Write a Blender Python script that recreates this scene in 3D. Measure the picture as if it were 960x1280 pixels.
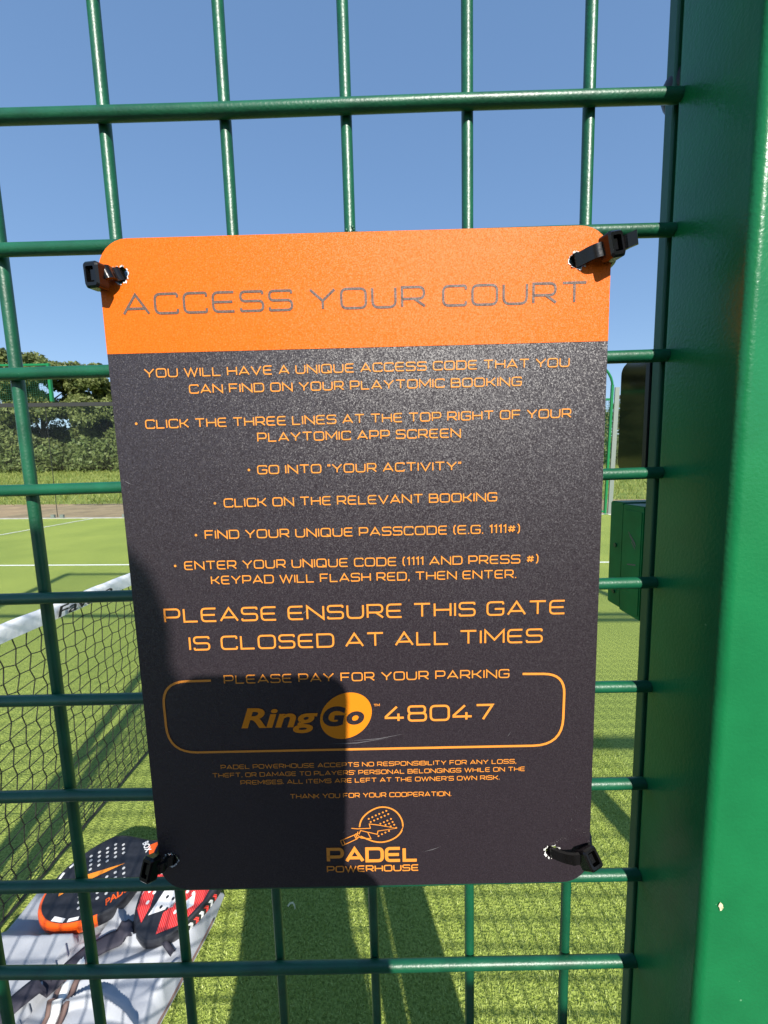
import bpy, bmesh, math, random
import numpy as np
from mathutils import Vector, Matrix, noise as mnoise

for o in list(bpy.data.objects):
    bpy.data.objects.remove(o, do_unlink=True)
scene = bpy.context.scene
COL = scene.collection
R_ = math.radians

# ---------------------------------------------------------------- camera, sky, sun, exposure
# world frame = padel court (z up, y across the court). GATE maps the slightly sagging gate's own frame
# (x along the mesh, y into the court, z up, origin at a wire crossing 1.5 m up) into the world.
Mg = Matrix(((0.99974178, 0.01513746, 0.01694812), (-0.01500719, 0.99985706, -0.00778764), (-0.01706358, 0.00753129, 0.99982604)))
GATE = Mg.transposed().to_4x4() @ Matrix.Translation((0, 0, 1.49898))
GROUND_G = -1.499                                   # ground height in the gate frame
rx = Vector((0.99963158, 0.00261541, -0.02701591)); ry = Vector((-0.02655446, -0.11177749, -0.9933784)); rz = Vector((-0.00561787, 0.99372982, -0.11166686))
CAM_POS = Vector((0.01221644, -0.17176396, -0.14487733))
CAM_G = Matrix((rx, -ry, -rz)).transposed().to_4x4(); CAM_G.translation = CAM_POS
CAM = GATE @ CAM_G
cam = bpy.data.cameras.new('camera'); cam_o = bpy.data.objects.new('camera', cam); COL.objects.link(cam_o)
cam_o.matrix_world = CAM
cam.sensor_fit = 'VERTICAL'; cam.sensor_height = 36.0; cam.lens = 481.635 / 1280 * 36.0
cam.clip_start = 0.005; cam.clip_end = 3000
cam.dof.use_dof = True; cam.dof.focus_distance = 0.18; cam.dof.aperture_fstop = 45
scene.camera = cam_o

SUN_AZ, SUN_EL = R_(13.7), R_(35.8)
sun_dir = Vector((math.sin(SUN_AZ) * math.cos(SUN_EL), -math.cos(SUN_AZ) * math.cos(SUN_EL), math.sin(SUN_EL)))
world = bpy.data.worlds.new('World'); scene.world = world; world.use_nodes = True
nt = world.node_tree
sky = nt.nodes.new('ShaderNodeTexSky'); sky.sky_type = 'NISHITA'; sky.sun_disc = False
sky.sun_elevation = SUN_EL; sky.sun_rotation = math.pi - SUN_AZ
sky.air_density = 0.85; sky.dust_density = 0.0; sky.ozone_density = 3.0; sky.altitude = 50
bg = nt.nodes['Background']; bg.inputs['Strength'].default_value = 0.15
gam = nt.nodes.new('ShaderNodeGamma'); gam.inputs['Gamma'].default_value = 0.45
hsv = nt.nodes.new('ShaderNodeHueSaturation'); hsv.inputs['Saturation'].default_value = 1.62; hsv.inputs['Value'].default_value = 1.72; hsv.inputs['Hue'].default_value = 0.508
nt.links.new(sky.outputs[0], gam.inputs['Color']); nt.links.new(gam.outputs[0], hsv.inputs['Color']); nt.links.new(hsv.outputs[0], bg.inputs['Color'])
sun = bpy.data.lights.new('sun', 'SUN'); sun.energy = 4.8; sun.angle = R_(0.7); sun.color = (1.0, 0.95, 0.86)
sun_o = bpy.data.objects.new('sun', sun); COL.objects.link(sun_o); sun_o.rotation_euler = sun_dir.to_track_quat('Z', 'Y').to_euler()
scene.view_settings.view_transform = 'Standard'; scene.view_settings.look = 'None'
scene.view_settings.exposure = 0.65; scene.view_settings.gamma = 1.0; scene.view_settings.use_curve_mapping = False
scene.render.engine = 'CYCLES'

# ---------------------------------------------------------------- helpers
BASE = {}

def tag(o, label, cat, group=None, kind=None):
    o['label'] = label
    o['category'] = cat
    if group: o['group'] = group
    if kind: o['kind'] = kind
    return o

def thing(name, label, cat, loc=(0, 0, 0), frame=None, group=None):
    o = bpy.data.objects.new(name, None); COL.objects.link(o)
    o.empty_display_size = 0.05
    o.matrix_world = (frame if frame is not None else Matrix.Identity(4)) @ Matrix.Translation(loc)
    BASE[o.name] = Vector(loc)
    return tag(o, label, cat, group)

class MB:
    """collects geometry for one mesh object"""
    def __init__(s): s.v = []; s.f = []
    def add(s, vs, fs):
        b = len(s.v); s.v += [tuple(v) for v in vs]; s.f += [tuple(i + b for i in f) for f in fs]; return s
    def box(s, lo, hi, m=None):
        x0, y0, z0 = lo; x1, y1, z1 = hi
        vs = [(x0, y0, z0), (x1, y0, z0), (x1, y1, z0), (x0, y1, z0), (x0, y0, z1), (x1, y0, z1), (x1, y1, z1), (x0, y1, z1)]
        if m is not None: vs = [m @ Vector(v) for v in vs]
        return s.add(vs, [(0, 3, 2, 1), (4, 5, 6, 7), (0, 1, 5, 4), (1, 2, 6, 5), (2, 3, 7, 6), (3, 0, 4, 7)])
    def prism(s, poly, to3, d0, d1):
        """poly: 2-D outline (counter-clockwise seen from +depth), to3(a,b,d) -> point"""
        n = len(poly)
        vs = [to3(a, b, d0) for a, b in poly] + [to3(a, b, d1) for a, b in poly]
        fs = [tuple(range(n - 1, -1, -1)), tuple(range(n, 2 * n))] + [(i, (i + 1) % n, n + (i + 1) % n, n + i) for i in range(n)]
        return s.add(vs, fs)
    def rbox(s, lo, hi, r, axis=2, seg=5):
        """box with its four edges along axis rounded"""
        ax = [i for i in range(3) if i != axis]
        if axis == 1: ax = [2, 0]
        p = rrect(lo[ax[0]], lo[ax[1]], hi[ax[0]], hi[ax[1]], r, seg)
        def t(a, b, d):
            q = [0, 0, 0]; q[ax[0]] = a; q[ax[1]] = b; q[axis] = d; return q
        return s.prism(p, t, lo[axis], hi[axis])
    def tube(s, pts, r, n=8, cap=True, radii=None):
        pts = [Vector(p) for p in pts]; rings = []; prev = None
        for i, p in enumerate(pts):
            d = (pts[min(i + 1, len(pts) - 1)] - pts[max(i - 1, 0)])
            if d.length < 1e-9: d = Vector((0, 0, 1))
            d.normalize()
            if prev is None:
                a = Vector((0, 0, 1)) if abs(d.z) < .9 else Vector((1, 0, 0))
                u = d.cross(a).normalized()
            else:
                u = (prev - d * prev.dot(d)).normalized()
            prev = u; w = d.cross(u)
            rr = radii[i] if radii else r
            rings.append([p + (u * math.cos(2 * math.pi * k / n) + w * math.sin(2 * math.pi * k / n)) * rr for k in range(n)])
        vs = [v for ring in rings for v in ring]; fs = []
        for i in range(len(rings) - 1):
            for k in range(n):
                k2 = (k + 1) % n
                fs.append((i * n + k, i * n + k2, (i + 1) * n + k2, (i + 1) * n + k))
        if cap:
            fs.append(tuple(range(n - 1, -1, -1))); fs.append(tuple((len(rings) - 1) * n + k for k in range(n)))
        return s.add(vs, fs)
    def strip(s, pts, side, w, th, nrm=None):
        """flat band along pts; side = width direction per point or one vector"""
        n = len(pts); pts = [Vector(p) for p in pts]; vs = []
        for i, p in enumerate(pts):
            d = (pts[min(i + 1, n - 1)] - pts[max(i - 1, 0)]).normalized()
            sd = Vector(side[i] if isinstance(side, list) else side); sd = (sd - d * sd.dot(d)).normalized()
            up = sd.cross(d).normalized()
            for a, b in ((-1, -1), (1, -1), (1, 1), (-1, 1)): vs.append(p + sd * (w / 2 * a) + up * (th / 2 * b))
        fs = [(0, 3, 2, 1), tuple((n - 1) * 4 + k for k in range(4))]
        for i in range(n - 1):
            for k in range(4):
                k2 = (k + 1) % 4; fs.append((i * 4 + k, i * 4 + k2, i * 4 + 4 + k2, i * 4 + 4 + k))
        return s.add(vs, fs)
    def build(s, name, mat, parent=None, frame=None, smooth=False, bevel=0, loc=None, autos=None):
        base = Vector((0, 0, 0))
        if parent is not None:
            b = parent
            while b is not None and b.name not in BASE: b = b.parent
            base = BASE[b.name] if b else base
        elif loc is not None: base = Vector(loc)
        me = bpy.data.meshes.new(name)
        me.from_pydata([(v[0] - base[0], v[1] - base[1], v[2] - base[2]) for v in s.v], [], s.f)
        if bevel or smooth:
            bm = bmesh.new(); bm.from_mesh(me)
            if bevel:
                bmesh.ops.remove_doubles(bm, verts=bm.verts, dist=1e-7)
                es = [e for e in bm.edges if len(e.link_faces) == 2 and e.calc_face_angle(0) > 0.6]
                bmesh.ops.bevel(bm, geom=es, offset=bevel, segments=2, affect='EDGES', clamp_overlap=True)
            bm.to_mesh(me); bm.free()
        if smooth:
            me.polygons.foreach_set('use_smooth', [True] * len(me.polygons))
            if autos is not None: me.set_sharp_from_angle(angle=autos)
        me.materials.append(mat)
        o = bpy.data.objects.new(name, me); COL.objects.link(o)
        if parent is not None: o.parent = parent
        else: o.matrix_world = (frame if frame is not None else Matrix.Identity(4)) @ Matrix.Translation(base)
        return o

def copy_tree(o, parent=None):
    c = o.copy(); COL.objects.link(c)
    if parent is not None: c.parent = parent
    for ch in list(o.children): copy_tree(ch, c)
    return c

def rrect(x0, y0, x1, y1, r, seg=6):
    out = []
    for cx, cy, a in ((x1 - r, y0 + r, -90), (x1 - r, y1 - r, 0), (x0 + r, y1 - r, 90), (x0 + r, y0 + r, 180)):
        for k in range(seg + 1):
            t = R_(a + 90 * k / seg); out.append((cx + r * math.cos(t), cy + r * math.sin(t)))
    return out

def fillet(pts, rad, closed=False, seg=5):
    n = len(pts); out = []
    for i in range(n):
        r = rad[i] if isinstance(rad, (list, tuple)) else rad
        if (not closed and i in (0, n - 1)) or r <= 0: out.append(pts[i]); continue
        p = Vector(pts[i]); a = Vector(pts[i - 1]); b = Vector(pts[(i + 1) % n])
        u = (a - p); v = (b - p); lu, lv = u.length, v.length; u.normalize(); v.normalize()
        k = min(r, lu * .5, lv * .5)
        p0, p1 = p + u * k, p + v * k
        for t in range(seg + 1):
            t /= seg; q = p0 * (1 - t) ** 2 + p * (2 * t * (1 - t)) + p1 * t * t
            # pull towards a circular corner
            out.append((q.x, q.y))
    return out

def ribbon(mb, pts, w, to3, closed=False):
    pts = [Vector(p) for p in pts]; n = len(pts); L = []; Rr = []
    for i in range(n):
        if closed: a, b = pts[i - 1], pts[(i + 1) % n]
        else: a, b = pts[max(i - 1, 0)], pts[min(i + 1, n - 1)]
        d0 = (pts[i] - a); d1 = (b - pts[i])
        if d0.length < 1e-9: d0 = d1
        if d1.length < 1e-9: d1 = d0
        d0 = d0.normalized(); d1 = d1.normalized()
        n0 = Vector((-d0.y, d0.x)); n1 = Vector((-d1.y, d1.x)); m = n0 + n1
        if m.length < 1e-6: m = n0
        m.normalize(); k = 1 / max(m.dot(n0), .42)
        L.append(pts[i] + m * (w / 2 * k)); Rr.append(pts[i] - m * (w / 2 * k))
    vs = [to3(*p) for p in L] + [to3(*p) for p in Rr]
    fs = []
    for i in range(n if closed else n - 1):
        j = (i + 1) % n; fs.append((n + i, n + j, j, i))
    mb.add(vs, fs)

# ---- stroke alphabet of the sign: wide, squared-off capitals
def glyph(c):
    def o(w, y0=0, y1=1, r=.3): return (fillet([(0, y0), (w, y0), (w, y1), (0, y1)], r, True), True)
    F = lambda pts, r: (fillet(pts, r), False)
    P = lambda *pts: (list(pts), False)
    if c == 'A': return 1.3, [P((0, 0), (.65, 1), (1.3, 0)), P((.22, .27), (1.08, .27))]
    if c == 'B': return 1.15, [F([(0, .5), (0, 1), (1.08, 1), (1.08, .52), (.0, .52)], [0, 0, .24, .24, 0]), F([(.9, .52), (1.15, .52), (1.15, 0), (0, 0), (0, .52)], [0, .24, .24, 0, 0])]
    if c == 'C': return 1.15, [F([(1.15, .8), (1.15, 1), (0, 1), (0, 0), (1.15, 0), (1.15, .2)], .3)]
    if c == 'D': return 1.22, [F([(0, .5), (0, 1), (1.22, 1), (1.22, 0), (0, 0), (0, .5)], [0, 0, .34, .34, 0, 0])]
    if c == 'E': return 1.08, [F([(1.08, 1), (0, 1), (0, 0), (1.08, 0)], .3), P((0, .5), (1.0, .5))]
    if c == 'F': return 1.05, [P((1.05, 1), (0, 1), (0, 0)), P((0, .48), (.95, .48))]
    if c == 'G': return 1.2, [F([(1.18, .82), (1.18, 1), (0, 1), (0, 0), (1.2, 0), (1.2, .47), (.55, .47)], [0, .3, .3, .3, .3, 0, 0])]
    if c == 'H': return 1.2, [P((0, 0), (0, 1)), P((1.2, 0), (1.2, 1)), P((0, .5), (1.2, .5))]
    if c == 'I': return 0.0, [P((0, 0), (0, 1))]
    if c == 'K': return 1.1, [P((0, 0), (0, 1)), P((0, .5), (.5, .5), (1.08, 1)), P((.45, .5), (1.1, 0))]
    if c == 'L': return 1.0, [P((0, 1), (0, 0), (1.0, 0))]
    if c == 'M': return 1.4, [P((0, 0), (0, 1), (.7, .25), (1.4, 1), (1.4, 0))]
    if c == 'N': return 1.22, [P((0, 0), (0, 1), (1.22, 0), (1.22, 1))]
    if c in 'O0': return 1.25, [o(1.25)]
    if c == 'P': return 1.12, [F([(0, 0), (0, 1), (1.12, 1), (1.12, .36), (0, .36)], [0, 0, .3, .3, 0])]
    if c == 'Q': return 1.28, [o(1.25), P((.75, .25), (1.3, -.04))]
    if c == 'R': return 1.14, [F([(0, 0), (0, 1), (1.12, 1), (1.12, .4), (0, .4)], [0, 0, .3, .3, 0]), P((.62, .4), (1.16, 0))]
    if c == 'S': return 1.14, [F([(1.12, .84), (1.12, 1), (0, 1), (0, .51), (1.14, .51), (1.14, 0), (0, 0), (0, .16)], .24)]
    if c == 'T': return 1.2, [P((0, 1), (1.2, 1)), P((.6, 1), (.6, 0))]
    if c == 'U': return 1.18, [F([(0, 1), (0, 0), (1.18, 0), (1.18, 1)], .34)]
    if c == 'V': return 1.28, [P((0, 1), (.64, 0), (1.28, 1))]
    if c == 'W': return 1.75, [P((0, 1), (.46, 0), (.875, .95), (1.29, 0), (1.75, 1))]
    if c == 'X': return 1.15, [P((0, 0), (1.15, 1)), P((0, 1), (1.15, 0))]
    if c == 'Y': return 1.24, [P((0, 1), (.62, .42), (1.24, 1)), P((.62, .42), (.62, 0))]
    if c == '1': return .28, [P((0, .82), (.28, 1), (.28, 0))]
    if c == '4': return 1.25, [P((.78, 1), (0, .3), (0, .22), (1.25, .22)), P((.88, .52), (.88, 0))]
    if c == '7': return 1.1, [P((0, 1), (1.1, 1), (.45, 0))]
    if c == '8': return 1.2, [o(1.14, .52, 1, .22), o(1.2, 0, .52, .24)]
    if c == '#': return .95, [P((.2, .1), (.38, .9)), P((.58, .1), (.76, .9)), P((0, .33), (.92, .33)), P((.04, .67), (.95, .67))]
    if c == '(': return .22, [F([(.22, 1.1), (0, .85), (0, .15), (.22, -.1)], .3)]
    if c == ')': return .22, [F([(0, 1.1), (.22, .85), (.22, .15), (0, -.1)], .3)]
    if c == '.': return .0, [P((0, -.06), (0, .09))]
    if c == ',': return .04, [P((.05, .1), (0, -.18))]
    if c == "'": return .0, [P((.03, 1.03), (0, .75))]
    if c in '“”': return .26, [P((.04, 1.03), (0, .75)), P((.26, 1.03), (.22, .75))]
    raise KeyError(c)

def text_strokes(mb, text, x0, y0, x1, y1, cap, stroke, to3, gap=.34, space=.62):
    """text between two baseline points (outer edges), constant stroke width; to3(x, y, layer)"""
    s = cap * stroke; H = cap - s
    cur = 0; gl = []
    for c in text:
        if c == ' ': cur += space; continue
        w, st = glyph(c); gl.append((cur, w, st)); cur += w + gap
    total = cur - gap
    L = math.hypot(x1 - x0, y1 - y0) - s
    kx = L / total; ux, uy = (x1 - x0) / (L + s), (y1 - y0) / (L + s)
    for gx, w, st in gl:
        for li, (pts, closed) in enumerate(st):
            q = []
            for px, py in pts:
                a = s / 2 + (gx + px) * kx; b = s / 2 + py * H
                q.append((x0 + ux * a - uy * b, y0 + uy * a + ux * b))
            ribbon(mb, q, s, lambda x, y, li=li: to3(x, y, li), closed)

def font_mesh(text, shear=0.0, bold=0.0, res=6):
    cu = bpy.data.curves.new('lettering', 'FONT'); cu.body = text; cu.shear = shear; cu.offset = bold; cu.resolution_u = res; cu.fill_mode = 'FRONT'
    ob = bpy.data.objects.new('lettering', cu); COL.objects.link(ob)
    dg = bpy.context.evaluated_depsgraph_get(); dg.update()
    me = bpy.data.meshes.new_from_object(ob.evaluated_get(dg))
    v = [tuple(p.co) for p in me.vertices]; f = [tuple(p.vertices) for p in me.polygons]
    bpy.data.objects.remove(ob, do_unlink=True); bpy.data.curves.remove(cu); bpy.data.meshes.remove(me)
    xs = [a[0] for a in v]; ys = [a[1] for a in v]
    return v, f, (min(xs), max(xs), min(ys), max(ys))

# ---------------------------------------------------------------- materials
def mat(name, col=(.5, .5, .5), rough=.5, metal=0, spec=.5, bump=None, var=None, coat=0, sheen=0):
    """var: (scale, amount, detail) mottles the colour; bump: (scale, strength, distance)"""
    m = bpy.data.materials.new(name); m.use_nodes = True; n = m.node_tree.nodes; l = m.node_tree.links
    b = n['Principled BSDF']; b.inputs['Base Color'].default_value = (*col, 1); b.inputs['Roughness'].default_value = rough
    b.inputs['Metallic'].default_value = metal; b.inputs['Specular IOR Level'].default_value = spec
    if coat: b.inputs['Coat Weight'].default_value = coat; b.inputs['Coat Roughness'].default_value = .08
    if sheen: b.inputs['Sheen Weight'].default_value = sheen
    tc = n.new('ShaderNodeTexCoord')
    if var:
        t = n.new('ShaderNodeTexNoise'); t.inputs['Scale'].default_value = var[0]; t.inputs['Detail'].default_value = var[2] if len(var) > 2 else 4
        l.new(tc.outputs['Object'], t.inputs['Vector'])
        r = n.new('ShaderNodeValToRGB'); e = r.color_ramp.elements; a = var[1]
        e[0].position = .3; e[1].position = .7
        e[0].color = (*[c * (1 - a) for c in col], 1); e[1].color = (*[min(1, c * (1 + a)) for c in col], 1)
        l.new(t.outputs['Fac'], r.inputs['Fac']); l.new(r.outputs['Color'], b.inputs['Base Color'])
    if bump:
        t2 = n.new('ShaderNodeTexNoise'); t2.inputs['Scale'].default_value = bump[0]; t2.inputs['Detail'].default_value = 3
        l.new(tc.outputs['Object'], t2.inputs['Vector'])
        bp = n.new('ShaderNodeBump'); bp.inputs['Strength'].default_value = bump[1]; bp.inputs['Distance'].default_value = bump[2]
        l.new(t2.outputs['Fac'], bp.inputs['Height']); l.new(bp.outputs['Normal'], b.inputs['Normal'])
    return m

M = {}
M['paint'] = mat('green_powder_coat', (.008, .155, .050), .28, bump=(700, .35, .0004), var=(60, .08), spec=.4)
def specks(m, scale, size, col):
    n = m.node_tree.nodes; l = m.node_tree.links; b = n['Principled BSDF']; src = b.inputs['Base Color'].links[0].from_socket
    tc = n.new('ShaderNodeTexCoord'); v = n.new('ShaderNodeTexVoronoi'); v.inputs['Scale'].default_value = scale; l.new(tc.outputs['Object'], v.inputs['Vector'])
    sx = n.new('ShaderNodeSeparateColor'); l.new(v.outputs['Color'], sx.inputs[0])
    th = n.new('ShaderNodeMath'); th.operation = 'MULTIPLY'; th.inputs[1].default_value = size; l.new(sx.outputs[0], th.inputs[0])
    lt = n.new('ShaderNodeMath'); lt.operation = 'LESS_THAN'; l.new(v.outputs['Distance'], lt.inputs[0]); l.new(th.outputs[0], lt.inputs[1])
    g = n.new('ShaderNodeMath'); g.operation = 'GREATER_THAN'; g.inputs[1].default_value = .6; l.new(sx.outputs[1], g.inputs[0])
    mu = n.new('ShaderNodeMath'); mu.operation = 'MULTIPLY'; l.new(lt.outputs[0], mu.inputs[0]); l.new(g.outputs[0], mu.inputs[1])
    mx = n.new('ShaderNodeMixRGB'); l.new(mu.outputs[0], mx.inputs[0]); l.new(src, mx.inputs[1]); mx.inputs[2].default_value = (*col, 1); l.new(mx.outputs[0], b.inputs['Base Color'])
specks(M['paint'], 110, .05, (.10, .30, .15))
M['wire'] = mat('green_coated_wire', (.005, .084, .038), .40, bump=(800, .45, .0003), var=(70, .25), spec=.6)
specks(M['wire'], 420, .07, (.10, .26, .17))
M['lock'] = mat('green_lock_paint', (.002, .210, .060), .42, bump=(200, .1, .0003), var=(90, .15), spec=.22)
M['bar'] = mat('green_flat_bar', (.012, .090, .045), .4, bump=(300, .2, .0005))
M['black_gloss'] = mat('black_gloss_plastic', (.006, .005, .007), .07, spec=1.0)
M['rubber'] = mat('black_rubber', (.012, .012, .013), .4)
M['tie'] = mat('black_nylon', (.0055, .005, .005), .22, bump=(500, .15, .0004), spec=.42)
M['panel'] = mat('textured_dark_laminate', (.0190, .0130, .0180), .46, var=(2400, .35, 2), spec=.66)
M['orange_band'] = mat('orange_print_textured', (.66, .125, .004), .50, var=(2400, .12, 2), spec=.20)
M['print_o'] = mat('orange_print', (.72, .260, .038), .5, bump=(1700, .3, .0003), spec=.3)
M['print_d'] = mat('dark_print', (.120, .085, .070), .5, var=(2400, .3, 2), spec=.25)
M['logo_o'] = mat('bright_orange_print', (.70, .215, .008), .5, bump=(1700, .3, .0003), spec=.3)
M['torn'] = mat('torn_white_laminate', (.75, .74, .72), .7)
M['scratch'] = mat('pale_scratch', (.15, .145, .155), .5)
M['dropping'] = mat('pale_fleck', (.62, .60, .38), .8, var=(600, .4))
M['white_line'] = mat('white_turf_line', (.78, .80, .72), .9, bump=(300, .5, .004), var=(150, .12))
M['concrete'] = mat('dark_asphalt', (.045, .044, .045), .9, bump=(40, .4, .01), var=(6, .2))
M['kerb'] = mat('grey_concrete', (.34, .33, .31), .9, bump=(40, .4, .01), var=(6, .2))
M['soil'] = mat('dry_soil', (.34, .23, .13), .95, bump=(6, .6, .05), var=(1.6, .3, 8))
M['net'] = mat('black_net_cord', (.010, .011, .008), .7)
M['band'] = mat('white_net_tape', (.74, .76, .80), .7, bump=(45, .25, .006), var=(14, .04))
M['ink'] = mat('black_ink', (.012, .012, .016), .6)
M['bark'] = mat('bark', (.10, .075, .05), .9, bump=(9, .8, .05), var=(5, .3))
M['grey_rail'] = mat('dark_grey_rail', (.022, .022, .022), .6)
M['alu'] = mat('grey_aluminium', (.19, .22, .20), .5, metal=.3)
M['lens'] = mat('lens_glass', (.004, .004, .006), .05, spec=.7)
M['phone'] = mat('dark_phone_shell', (.03, .03, .035), .35, metal=.3)
M['skin'] = mat('skin', (.52, .30, .21), .5, var=(30, .08), bump=(180, .1, .002))
M['hair'] = mat('brown_hair', (.035, .022, .014), .55, bump=(160, .8, .006))
M['tee'] = mat('dark_red_cotton', (.105, .012, .014), .85, bump=(60, .5, .006), var=(10, .15))
M['shorts'] = mat('black_shorts', (.018, .018, .02), .8, bump=(50, .5, .006))
M['shoe'] = mat('white_trainer', (.7, .7, .68), .6, var=(20, .08))
M['eye'] = mat('eye', (.05, .03, .02), .1)
M['lip'] = mat('lip', (.36, .13, .11), .45)
# rackets and bag
M['r_black'] = mat('racket_black_face', (.020, .021, .026), .35, bump=(500, .2, .001), var=(60, .3))
M['r_orange'] = mat('racket_orange_frame', (.80, .10, .006), .28, var=(12, .1), coat=.4)
M['r_amber'] = mat('racket_amber_print', (.82, .26, .02), .4)
M['r_white'] = mat('racket_white_print', (.78, .77, .76), .45)
M['r_hole'] = mat('racket_hole_rim', (.50, .50, .50), .6)
M['r_grip'] = mat('racket_grip', (.02, .02, .02), .8, bump=(90, .6, .004))
M['bag'] = mat('grey_nylon', (.355, .372, .410), .62, bump=(240, .35, .0012), var=(9, .10, 6), sheen=.1)
M['strap'] = mat('dark_webbing', (.032, .030, .045), .8, bump=(400, .5, .001))
M['piping'] = mat('brown_piping', (.16, .10, .085), .7)
M['white_trim'] = mat('white_trim', (.82, .81, .78), .6, bump=(100, .2, .002))

def grain(m, cells, tilt, rough):
    """facets tilted at random, about half a millimetre across: the sparkle of a textured laminate"""
    n = m.node_tree.nodes; l = m.node_tree.links; b = n['Principled BSDF']; b.inputs['Roughness'].default_value = rough
    tc = n.new('ShaderNodeTexCoord'); v = n.new('ShaderNodeTexVoronoi'); v.inputs['Scale'].default_value = cells; l.new(tc.outputs['Object'], v.inputs['Vector'])
    s0 = n.new('ShaderNodeVectorMath'); s0.operation = 'SUBTRACT'; s0.inputs[1].default_value = (.5, .5, .5); l.new(v.outputs['Color'], s0.inputs[0])
    s1 = n.new('ShaderNodeVectorMath'); s1.operation = 'SCALE'; s1.inputs['Scale'].default_value = tilt; l.new(s0.outputs[0], s1.inputs[0])
    g = n.new('ShaderNodeNewGeometry'); s2 = n.new('ShaderNodeVectorMath'); s2.operation = 'ADD'; l.new(g.outputs['Normal'], s2.inputs[0]); l.new(s1.outputs[0], s2.inputs[1])
    s3 = n.new('ShaderNodeVectorMath'); s3.operation = 'NORMALIZE'; l.new(s2.outputs[0], s3.inputs[0]); l.new(s3.outputs[0], b.inputs['Normal'])
grain(M['panel'], 3000, .36, .47); grain(M['orange_band'], 3000, .32, .50); grain(M['print_d'], 3000, .35, .5)

def red_mat():
    m = mat('racket_red_stripes', (.7, .02, .015), .35); n = m.node_tree.nodes; l = m.node_tree.links
    w = n.new('ShaderNodeTexWave'); w.inputs['Scale'].default_value = 85; w.bands_direction = 'DIAGONAL'
    tc = n.new('ShaderNodeTexCoord'); l.new(tc.outputs['Object'], w.inputs['Vector'])
    r = n.new('ShaderNodeValToRGB'); e = r.color_ramp.elements
    e[0].position = .42; e[0].color = (.62, .012, .012, 1); e[1].position = .55; e[1].color = (.74, .10, .09, 1)
    l.new(w.outputs['Fac'], r.inputs['Fac']); l.new(r.outputs['Color'], n['Principled BSDF'].inputs['Base Color'])
    return m
M['r_red'] = red_mat()

def turf_mat():
    m = bpy.data.materials.new('artificial_turf'); m.use_nodes = True; n = m.node_tree.nodes; l = m.node_tree.links
    b = n['Principled BSDF']; b.inputs['Roughness'].default_value = .75; b.inputs['Specular IOR Level'].default_value = .25
    tc = n.new('ShaderNodeTexCoord')
    a = n.new('ShaderNodeTexNoise'); a.inputs['Scale'].default_value = 140; a.inputs['Detail'].default_value = 5
    c = n.new('ShaderNodeTexNoise'); c.inputs['Scale'].default_value = .9; c.inputs['Detail'].default_value = 6
    for t in (a, c): l.new(tc.outputs['Object'], t.inputs['Vector'])
    r = n.new('ShaderNodeValToRGB'); e = r.color_ramp.elements
    e[0].position = .32; e[0].color = (.145, .205, .030, 1); e[1].position = .62; e[1].color = (.385, .455, .100, 1)
    l.new(a.outputs['Fac'], r.inputs['Fac'])
    mx = n.new('ShaderNodeMixRGB'); mx.blend_type = 'MULTIPLY'; mx.inputs[0].default_value = 1
    r2 = n.new('ShaderNodeValToRGB'); e = r2.color_ramp.elements; e[0].position = .3; e[0].color = (.80, .84, .80, 1); e[1].position = .72; e[1].color = (1.10, 1.07, 1.04, 1)
    l.new(c.outputs['Fac'], r2.inputs['Fac']); l.new(r.outputs['Color'], mx.inputs[1]); l.new(r2.outputs['Color'], mx.inputs[2])
    l.new(mx.outputs[0], b.inputs['Base Color'])
    bp = n.new('ShaderNodeBump'); bp.inputs['Strength'].default_value = .9; bp.inputs['Distance'].default_value = .012
    l.new(a.outputs['Fac'], bp.inputs['Height']); l.new(bp.outputs['Normal'], b.inputs['Normal'])
    return m
M['turf'] = turf_mat()

def leaf_mat(name, c0, c1, trans=.35, rough=.55):
    m = bpy.data.materials.new(name); m.use_nodes = True; n = m.node_tree.nodes; l = m.node_tree.links
    b = n['Principled BSDF']; b.inputs['Roughness'].default_value = rough; b.inputs['Specular IOR Level'].default_value = .3
    g = n.new('ShaderNodeNewGeometry'); r = n.new('ShaderNodeValToRGB'); e = r.color_ramp.elements
    e[0].color = (*c0, 1); e[1].color = (*c1, 1)
    l.new(g.outputs['Random Per Island'], r.inputs['Fac']); l.new(r.outputs['Color'], b.inputs['Base Color'])
    t = n.new('ShaderNodeBsdfTranslucent'); l.new(r.outputs['Color'], t.inputs['Color'])
    mx = n.new('ShaderNodeMixShader'); mx.inputs[0].default_value = trans
    l.new(b.outputs[0], mx.inputs[1]); l.new(t.outputs[0], mx.inputs[2]); l.new(mx.outputs[0], n['Material Output'].inputs['Surface'])
    return m
M['blade'] = leaf_mat('turf_blade', (.235, .320, .040), (.56, .63, .19), .22, .42)
M['leaf'] = leaf_mat('oak_leaf', (.070, .100, .026), (.235, .265, .090), .32)
M['leaf2'] = leaf_mat('hedge_leaf', (.065, .100, .025), (.19, .225, .070), .3)
M['tall_grass'] = leaf_mat('meadow_grass', (.14, .19, .030), (.36, .36, .10), .3)

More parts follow.
